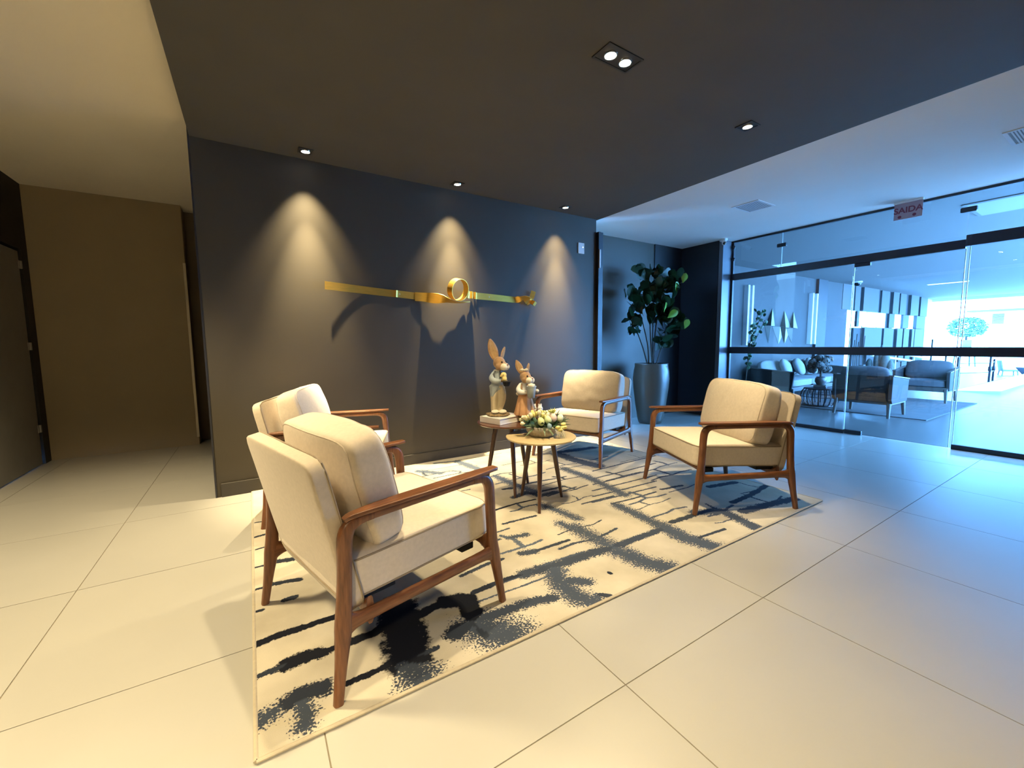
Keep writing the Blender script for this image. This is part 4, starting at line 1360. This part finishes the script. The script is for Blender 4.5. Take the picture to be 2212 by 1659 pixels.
# ================================================================== LOUNGE
m_wick = mat('dark_wicker', (0.012, 0.011, 0.011), 0.75, var=0.25, scale=60, bump=0.8, bscale=120)
m_wickl = mat('light_frame_wood', (0.07, 0.062, 0.055), 0.45, var=0.12)
m_cushg = mat('grey_canvas', (0.085, 0.085, 0.09), 0.9, var=0.06, scale=30, bump=0.2, bscale=300)
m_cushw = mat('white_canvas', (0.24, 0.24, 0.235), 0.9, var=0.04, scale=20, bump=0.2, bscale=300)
m_vasec = mat('dark_vase', (0.06, 0.06, 0.06), 0.35, var=0.1)
lr = thing('rug', 'flat grey rug under the wicker seats beyond the glass', 'rug', (0, 0, 0))
MB().box(9.20, 12.35, -2.16, .40, 0.0005, 0.010).build('pile', mat('grey_flat_rug', (0.05, 0.051, 0.053), 0.95, var=0.15, scale=4, bump=0.3, bscale=200), lr)
MB().box(9.18, 12.37, -2.18, -2.16, 0.0005, 0.012).box(9.18, 9.20, -2.16, .40, 0.0005, 0.012).box(12.35, 12.37, -2.16, .40, 0.0005, .012).build('binding', m_gap, lr)


def lounge_seat(name, label, cat, c, rz, W, D, n, mc, grp=None, ms=None, backh=.68, pillows=False):
    t = thing(name, label, cat, (c[0], c[1], .0105), rz, grp)
    hw, hd = W / 2, D / 2
    for sx in (-1, 1):
        MB().sweep([(sx * (hw - .05), hd - .05, .27), (sx * (hw - .035), hd - .02, 0)], [(.03, .03), (.018, .018)], 8, (1, 0, 0), 4).build('leg', m_wickl, t)
        MB().sweep([(sx * (hw - .05), -hd + .05, .27), (sx * (hw - .035), -hd + .005, 0)], [(.03, .03), (.018, .018)], 8, (1, 0, 0), 4).build('leg', m_wickl, t)
        prof = [(-hd + .02, .24), (hd - .05, .24), (hd - .01, .58), (hd - .01, .60), (-hd - .02, backh), (-hd - .03, .30)]
        MB().prism(prof, sx * hw, sx * (hw - .05), 'x').build('side_panel', m_wick, t, bevel=.008)
        MB().sweep([(sx * (hw - .025), -hd - .02, backh + .008), (sx * (hw - .025), hd - .005, .612)], [(.034, .012)] * 2, 8, (1, 0, 0), 4).build('armrest', ms or m_wickl, t)
    MB().prism([(-hd + .03, .24), (-hd + .08, .24), (-hd + .03, backh), (-hd - .03, backh)], -hw + .03, hw - .03, 'x').build('back_panel', m_wick, t, bevel=.008)
    MB().box(-hw + .02, hw - .02, hd - .075, hd - .04, .215, .30).box(-hw + .02, hw - .02, -hd + .03, -hd + .07, .215, .30).box(-hw + .02, -hw + .06, -hd + .07, hd - .075, .215, .30).box(hw - .06, hw - .02, -hd + .07, hd - .075, .215, .30).build('seat_frame', m_wickl, t, bevel=.004)
    iw = (W - .11) / n
    for i in range(n):
        x = -hw + .055 + iw * (i + .5)
        q = cushion(iw - .006, .15, D - .16, 9, .08, 10, i, .003)
        MB().add([(p[0] + x, -p[2] + .03, p[1] + .375) for p in q.v], q.f).build('seat_cushion', mc, t, sharp=180)
        q = cushion(iw - .02, .15, .40, 4.5, .4, 12, i + 5, .008, .3)
        Mr = Matrix.Rotation(radians(14), 3, 'X')
        MB().add([Mr @ Vector(p) + Vector((x, -hd + .145, .625)) for p in q.v], q.f).build('back_cushion', mc, t, sharp=180)
    return t


lounge_seat('wicker_armchair', 'dark wicker armchair seen from behind through the glass door', 'armchair', (9.20, -1.45), radians(-90), .80, .74, 1, m_cushg)
lounge_seat('wicker_armchair', 'grey cushioned wicker armchair facing the glass at the far rug edge', 'armchair', (12.14, -1.455), radians(90), .86, .70, 1, m_cushg)
so = lounge_seat('sofa', 'long sofa with white cushions along the lounge wall', 'sofa', (11.10, .330), radians(180), 2.95, .86, 3, m_cushw, backh=.66)
for i in range(4):
    q = cushion(.46, .13, .40, 3.0, .5, 12, i + 30, .012, .5)
    Mr = Euler((radians(24), radians(-6 + 5 * (i % 2)), radians(14))).to_matrix()
    ob = MB().add([Mr @ Vector(p) for p in q.v], q.f).build('throw_pillow', m_cushw, None, sharp=180, loc=(12.22 - .62 * (3 - i) - .0, .40, .680))
    ob.rotation_euler = (0, 0, pi)
    tag(ob, ['white throw pillow at the near end of the lounge sofa', 'second white throw pillow from the near end of the lounge sofa', 'third white throw pillow from the near end of the lounge sofa', 'white throw pillow at the far end of the lounge sofa'][i], 'pillow', 'white pillows on the lounge sofa')

ds = thing('slatted_stool', 'black barrel shaped slatted stool under a vase beyond the glass', 'stool', (9.62, -.56, .0105))
MB().lathe([(.02, .318), (.25, .318), (.262, .326), (.262, .338), (.25, .345), (.02, .345)], 32).build('top', m_blackm, ds)
MB().lathe([(.20, .0), (.24, .0), (.246, .01), (.24, .03), (.20, .03)], 32).build('base_ring', m_blackm, ds)
MB().tube([(.312 * cos(2 * pi * i / 40), .312 * sin(2 * pi * i / 40), .18) for i in range(40)], .007, 6, True).build('middle_ring', m_blackm, ds)
sl = MB().sweep(curve([(.24, 0, .015), (.288, 0, .08), (.308, 0, .18), (.292, 0, .27), (.25, 0, .328)], 10), [(.011, .005)] * 10, 6, (0, 1, 0), 4).mesh('slat')
for i in range(20):
    link('slat', sl, m_blackm, ds, rot=(0, 0, 2 * pi * i / 20))
bx = thing('book', 'pale grey books under the vase on the slatted stool', 'book', (9.62, -.56, .3555), .3)
MB().box(-.13, .13, -.10, .10, 0, .028).build('cover', m_cushg, bx, bevel=.003)
MB().box(-.11, .12, -.09, .10, .028, .055).build('cover', m_wickl, bx, bevel=.003)
va = thing('flower_vase', 'dark vase with a round bunch of dried hydrangeas on the slatted stool', 'vase', (9.62, -.56, .4105))
MB().lathe([(.05, 0), (.065, .005), (.095, .07), (.09, .13), (.07, .155), (.075, .165), (.06, .165)], 24).build('vase', m_vasec, va)
mfl = mat('dried_hydrangea', (0.10, 0.10, 0.095), 0.9, var=0.5, scale=30, bump=1.0, bscale=60)
rh = random.Random(5)
for i in range(16):
    a, e = rh.uniform(0, 6.28), rh.uniform(-.5, 1)
    q = Vector((cos(a) * sqrt(1 - min(1, e * e)), sin(a) * sqrt(1 - min(1, e * e)), e)) * .17 + Vector((0, 0, .36))
    mb = MB()
    for k in range(26):
        d = Vector((rh.gauss(0, 1), rh.gauss(0, 1), rh.gauss(0, 1))).normalized()
        mb.cbox(q + d * .07, (.04, .04, .008), d.to_track_quat('Z', 'Y').to_matrix())
    mb.ell(q, .062, 10, 8)
    mb.build('flower_head', mfl, va, smooth=False)
MB().tube([(0, 0, .1), (0, 0, .35)], .02, 8).build('stems', m_figstem, va)

# lamps and folded metal art on the lounge wall
for x0, x1, lab in ((9.62, 9.86, 'tall white linear wall light by the leafy branches'), (12.70, 13.0, 'tall white linear wall light beside the dark pilaster')):
    t = thing('wall_light', lab, 'wall light', ((x0 + x1) / 2, 1.0, 1.84), 0, 'linear wall lights of the lounge')
    h = (x1 - x0) / 2
    MB().box(-h, -h + .07, -.10, 0, -.66, .66).build('body', m_whitepaint, t, bevel=.004)
    MB().box(h - .07, h, -.10, 0, -.66, .66).build('body', m_whitepaint, t, bevel=.004)
    MB().box(-h + .07, h - .07, -.03, 0, -.66, .66).build('slot', m_gap, t)
art = thing('metal_wall_art', 'folded metal triangles in two rows on the lounge wall', 'wall art', (0, 1.0, 0))
m_artd = mat('dark_facet', (0.02, 0.022, 0.022), 0.5, var=0.05)
m_artm = mat('champagne_metal', (0.34, 0.34, 0.31), 0.4, 0.2, var=0.05)


def art_pt(u, v, d=0.0):
    return (10.571 + (u / 5.925 - 72) * .0227, -.004 - d, 1.625 - (v / 5.925 - 64) * .0109)


for a, l_, r_, q_ in (((507, 145), (432, 372), (546, 378), (500, 378)), ((657, 165), (612, 382), (756, 396), (680, 394)), ((777, 172), (744, 372), (846, 402), (780, 396)),
                      ((476, 602), (425, 376), (509, 380), (500, 380)), ((602, 612), (516, 382), (640, 520), (612, 388)), ((680, 612), (614, 390), (722, 492), (682, 400)), ((775, 602), (684, 402), (778, 402), (776, 402))):
    A, L_, R_2, Q, Q0 = art_pt(*a), art_pt(*l_), art_pt(*r_), art_pt(*q_, .12), art_pt(*q_)
    Q = (Q[0] - .245, Q[1], Q[2])
    f_ = MB().add([A, L_, Q, R_2, Q0], [(0, 1, 2), (0, 2, 3), (1, 4, 2), (4, 3, 2), (0, 4, 1), (0, 3, 4)]).build('fin', m_artm, art, smooth=False)
    f_.data.materials.append(m_artd)                            # pale and dark facets, chosen by which way they face
    for p_ in f_.data.polygons:
        dark = p_.normal.x < -.2 if (a[1] < 300 or a[0] == 680) else p_.normal.x > .25
        if dark:
            p_.material_index = 1

# leafy branches
br = thing('tall_plant', 'slim plant with round leaves beside the left wall light', 'plant', (9.30, .70, 0))
MB().lathe([(.14, 0), (.16, .01), (.19, .35), (.18, .36), (.16, .34), (.02, .33)], 24).build('pot', m_vasec, br)
rl = random.Random(9)
mb = MB()
stm = MB()
for (dx, dz) in ((.05, 1.62), (.24, 1.92), (.42, 1.95), (.50, 1.72), (.10, 1.45)):
    c = curve([(0, 0, .3), (dx * .2, -.02, .3 + .5 * (dz - .3)), (dx, -.08, dz)], 14)
    stm.tube(c, .006, 5)
    for k in range(5, 14):
        for q in range(2):
            p = Vector(c[k]) + Vector((rl.uniform(-.04, .04), rl.uniform(-.06, .06), rl.uniform(-.04, .04)))
            M = Euler((rl.uniform(-.8, .8), rl.uniform(-1, 1), rl.uniform(0, 6))).to_matrix()
            mb.ell(p, (.042, .004, .034), 8, 5, M)
o = mb.build('foliage', m_leafd, br)
o['kind'] = 'stuff'
stm.build('stems', m_figstem, br)

# planter with cacti and stems
pb = thing('planter_box', 'dark planter of cacti and bare stems behind the wicker armchair', 'planter', (13.25, -.20, 0))
MB().box(-.17, .17, -.42, .42, 0, .60).build('box', m_gap, pb, bevel=.01)
m_cact = mat('grey_cactus', (0.09, 0.115, 0.105), 0.8, var=0.25, scale=20, bump=0.5, bscale=80)
for y, r, h in ((-.28, .10, .40), (-.12, .065, .46), (-.37, .08, .24), (.02, .07, .26), (-.20, .055, .60)):
    MB().ell((0, y, .56 + h * .4), (r, r, h * .6), 14, 10).build('cactus', m_cact, pb)
for y, h in ((.30, .95), (.22, 1.15), (.34, .8), (.14, .9), (.26, .75)):
    MB().tube([(0, y, .48), (.01, y + .02, .48 + h * .5), (.02, y + .01, .48 + h)], .009, 6).build('stem', m_figstem, pb)

# ceiling pieces of the lounge
t = thing('ceiling_panel_light', 'flat square light panel on the lounge ceiling', 'ceiling light', (8.15, -3.0, ZC))
MB().box(-.42, .42, -.36, .36, -.012, 0).build('frame', mat('panel_frame', (0.16, 0.16, 0.16), 0.6, var=0.02), t, bevel=.003)
MB().box(-.38, .38, -.32, .32, -.014, -.010).build('diffuser', mat('panel_diffuser', (0.19, 0.19, 0.19), 0.4, var=0.02), t)
t = thing('linear_ceiling_light', 'thin bright strip light on the lounge ceiling', 'ceiling light', (17.2, -.60, ZC))
MB().box(-.06, .06, -.42, .42, -.02, 0).build('housing', m_whitepaint, t, bevel=.003)
MB().box(-.045, .045, -.40, .40, -.024, -.018).build('diffuser', emit('strip_light', (.85, .95, 1), 3), t)
t = thing('security_camera', 'small dome camera on the lounge ceiling near the cladding', 'camera', (14.6, .62, ZC))
MB().lathe([(.10, -.04), (.11, -.03), (.11, 0), (.03, 0)], 20).build('mount', m_white, t)
MB().ell((0, 0, -.04), (.085, .085, .09), 16, 10).build('dome', m_eye, t)

# white ramp, its hand rail, railing
rp = thing('ramp', 'white wedge shaped entrance ramp at the street side of the lounge', 'ramp')
MB().add([(15.05, -1.30, 0), (15.75, -2.00, 0), (15.75, -2.00, .29), (21.5, -1.30, 0), (21.5, -2.00, 0), (21.5, -2.00, .29)],
         [(0, 1, 2), (0, 2, 5, 3), (1, 4, 5, 2), (3, 5, 4), (0, 3, 4, 1)]).build('slope', m_whitepaint, rp, smooth=False)
hr = thing('handrail', 'white sloping double handrail before the cladding panels', 'handrail')
for dz in (0, .17):
    MB().sweep([(15.6, .5, .84 + dz), (21.4, .5, .40 + dz)], [(.03, .035)] * 2, 8, (0, 1, 0), 4).build('bar', m_whitepaint, hr)
for k in range(4):
    x = 15.8 + 1.8 * k
    MB().tube([(x, .5, 0), (x, .5, 1.0 - .076 * (x - 15.6))], .02, 8).build('post', m_whitepaint, hr)
rg = thing('railing', 'dark slim railing posts beside the entrance ramp', 'railing')
for x, y, z0, z1 in ((16.5, -1.09, 0, .80), (17.5, -1.52, .09, .80), (18.5, -1.44, .06, .70), (20.0, .22, 0, 1.29), (20.0, -.14, 0, .76)):
    MB().sweep([(x, y, z0), (x, y, z0 + .3), (x, y, z0 + .32), (x, y, z0 + .42), (x, y, z0 + .44), (x, y, z1)], [(.022, .022), (.022, .022), (.036, .036), (.036, .036), (.022, .022), (.022, .022)], 8, (1, 0, 0), 3).build('post', m_blackm, rg)
for z in (.36, .62):
    MB().tube([(16.5, -1.09, z), (17.5, -1.52, z), (18.5, -1.44, z)], .012, 6).build('bar', m_blackm, rg)
MB().tube([(20.0, .22, .74), (20.0, -.14, .74)], .014, 6).build('bar', m_blackm, rg)

tb = thing('clipped_bush', 'round pale green bush in a small cube planter on a dark stand', 'plant', (30.0, 1.25, -.04), .5)
MB().lathe([(.43, .62), (.45, .64), (.45, .92), (.43, .94), (.02, .94)], 32).build('stand', m_gap, tb)
for sx in (-.25, .25):
    for sy in (-.25, .25):
        MB().tube([(sx, sy, .64), (sx * 1.2, sy * 1.2, 0)], .03, 6).build('leg', m_gap, tb)
MB().box(-.16, .16, -.16, .16, .94, 1.30).build('planter', mat('grey_cube_planter', (0.16, 0.19, 0.19), 0.6, var=0.1), tb, bevel=.01)
MB().tube([(0, 0, 1.25), (0, 0, 1.6)], .04, 8).build('trunk', m_figstem, tb)
mb = MB()
rt = random.Random(4)
for k in range(900):
    d = Vector((rt.gauss(0, 1), rt.gauss(0, 1), rt.gauss(0, 1))).normalized()
    r = .72 + .28 * rt.random()
    p = Vector((d.x * .70 * r, d.y * .70 * r, 1.92 + d.z * .50 * r))
    p.z = max(p.z, 1.42 + .35 * (p.x ** 2 + p.y ** 2))
    M = Euler((rt.uniform(-1, 1), rt.uniform(-1, 1), rt.uniform(0, 6))).to_matrix()
    mb.cbox(p, (.10, .075, .008), M)
o = mb.build('foliage', mat('mint_leaves', (0.10, 0.19, 0.12), 0.6, var=0.3, scale=12), tb, smooth=False)
o['kind'] = 'stuff'

# street beyond
oc = thing('outdoor_chair', 'small blue grey chair out in the bright street light', 'chair', (23.0, -1.12, 0), .4)
m_oc = mat('blue_grey_weave', (0.22, 0.27, 0.33), 0.7, var=0.15, scale=20)
MB().box(-.2, .2, -.2, .2, .14, .20).build('seat', m_oc, oc, bevel=.02)
MB().sweep([(-.0, .18, .18), (0, .24, .52)], [(.2, .025)] * 2, 8, (1, 0, 0), 4).build('backrest', m_oc, oc)
for sx in (-.17, .17):
    for sy in (-.17, .17):
        MB().tube([(sx, sy, .15), (sx * 1.1, sy * 1.1, 0)], .018, 6).build('leg', m_oc, oc)
dc = thing('deck_chair', 'low slanted deck chair near the street at the right', 'chair', (21.9, -1.75, 0), .9)
MB().sweep([(0, -.3, .10), (0, .05, .09), (0, .28, .34)], [(.2, .015)] * 3, 8, (1, 0, 0), 4).build('seat', m_oc, dc)
for sx in (-.18, .18):
    MB().tube([(sx, -.25, .1), (sx, -.3, 0)], .014, 6).build('leg', m_blackm, dc)
    MB().tube([(sx, .05, .09), (sx, .1, 0)], .014, 6).build('leg', m_blackm, dc)

hs = thing('house', 'pale washed out house with a pitched roof across the street', 'building', (46, -1.2, -.04))
m_hs = mat('pale_render', (0.78, 0.77, 0.74), 0.8, var=0.04)
MB().box(0, 8, -5, 4.2, 0, 3.3).build('wall', m_hs, hs)
MB().prism([(-5.4, 3.3), (4.6, 3.3), (-.4, 5.6)], -.5, 8.5, 'x').build('roof', mat('pale_roof', (0.62, 0.58, 0.55), 0.8, var=0.1), hs)
wf = MB().box(-.08, 0, 3.55, 4.15, 2.42, 3.16).build('window', m_hs, hs)
sm = MB().cbox((-.10, 3.85, 0), (.03, .56, .05), Matrix.Rotation(.5, 3, 'Y')).mesh('slat')
m_sh = mat('lilac_shutter', (0.13, 0.10, 0.13), 0.7, var=0.05)
for k in range(9):
    link('slat', sm, m_sh, wf, smooth=False, loc=(0, 0, 2.48 + .08 * k))
MB().box(-1.4, 0.0, 1.2, 5.2, 3.32, 3.42).build('canopy', mat('grey_canopy', (0.10, 0.11, 0.12), 0.7, var=0.05), hs)
vn = thing('van', 'pale van parked across the bright street', 'van', (40, -1.6, -.04), radians(90))
m_vn = mat('pale_van_paint', (0.72, 0.73, 0.74), 0.3, var=0.02, coat=.4)
MB().prism([(-2.2, .35), (2.2, .35), (2.25, .95), (1.5, 1.15), (1.0, 1.85), (-2.2, 1.9)], -.85, .85, 'y').build('body', m_vn, vn, bevel=.05)
MB().prism([(1.28, 1.2), (.92, 1.72), (.2, 1.74), (.2, 1.2)], -.86, .86, 'y').build('window', m_gap, vn)
for x in (-1.4, 1.4):
    for y in (-.8, .8):
        MB().lathe([(.10, -.1), (.33, -.1), (.33, .1), (.10, .1)], 20).build('wheel', m_gap, vn, loc=(x, y, .33), rot=(pi / 2, 0, 0))
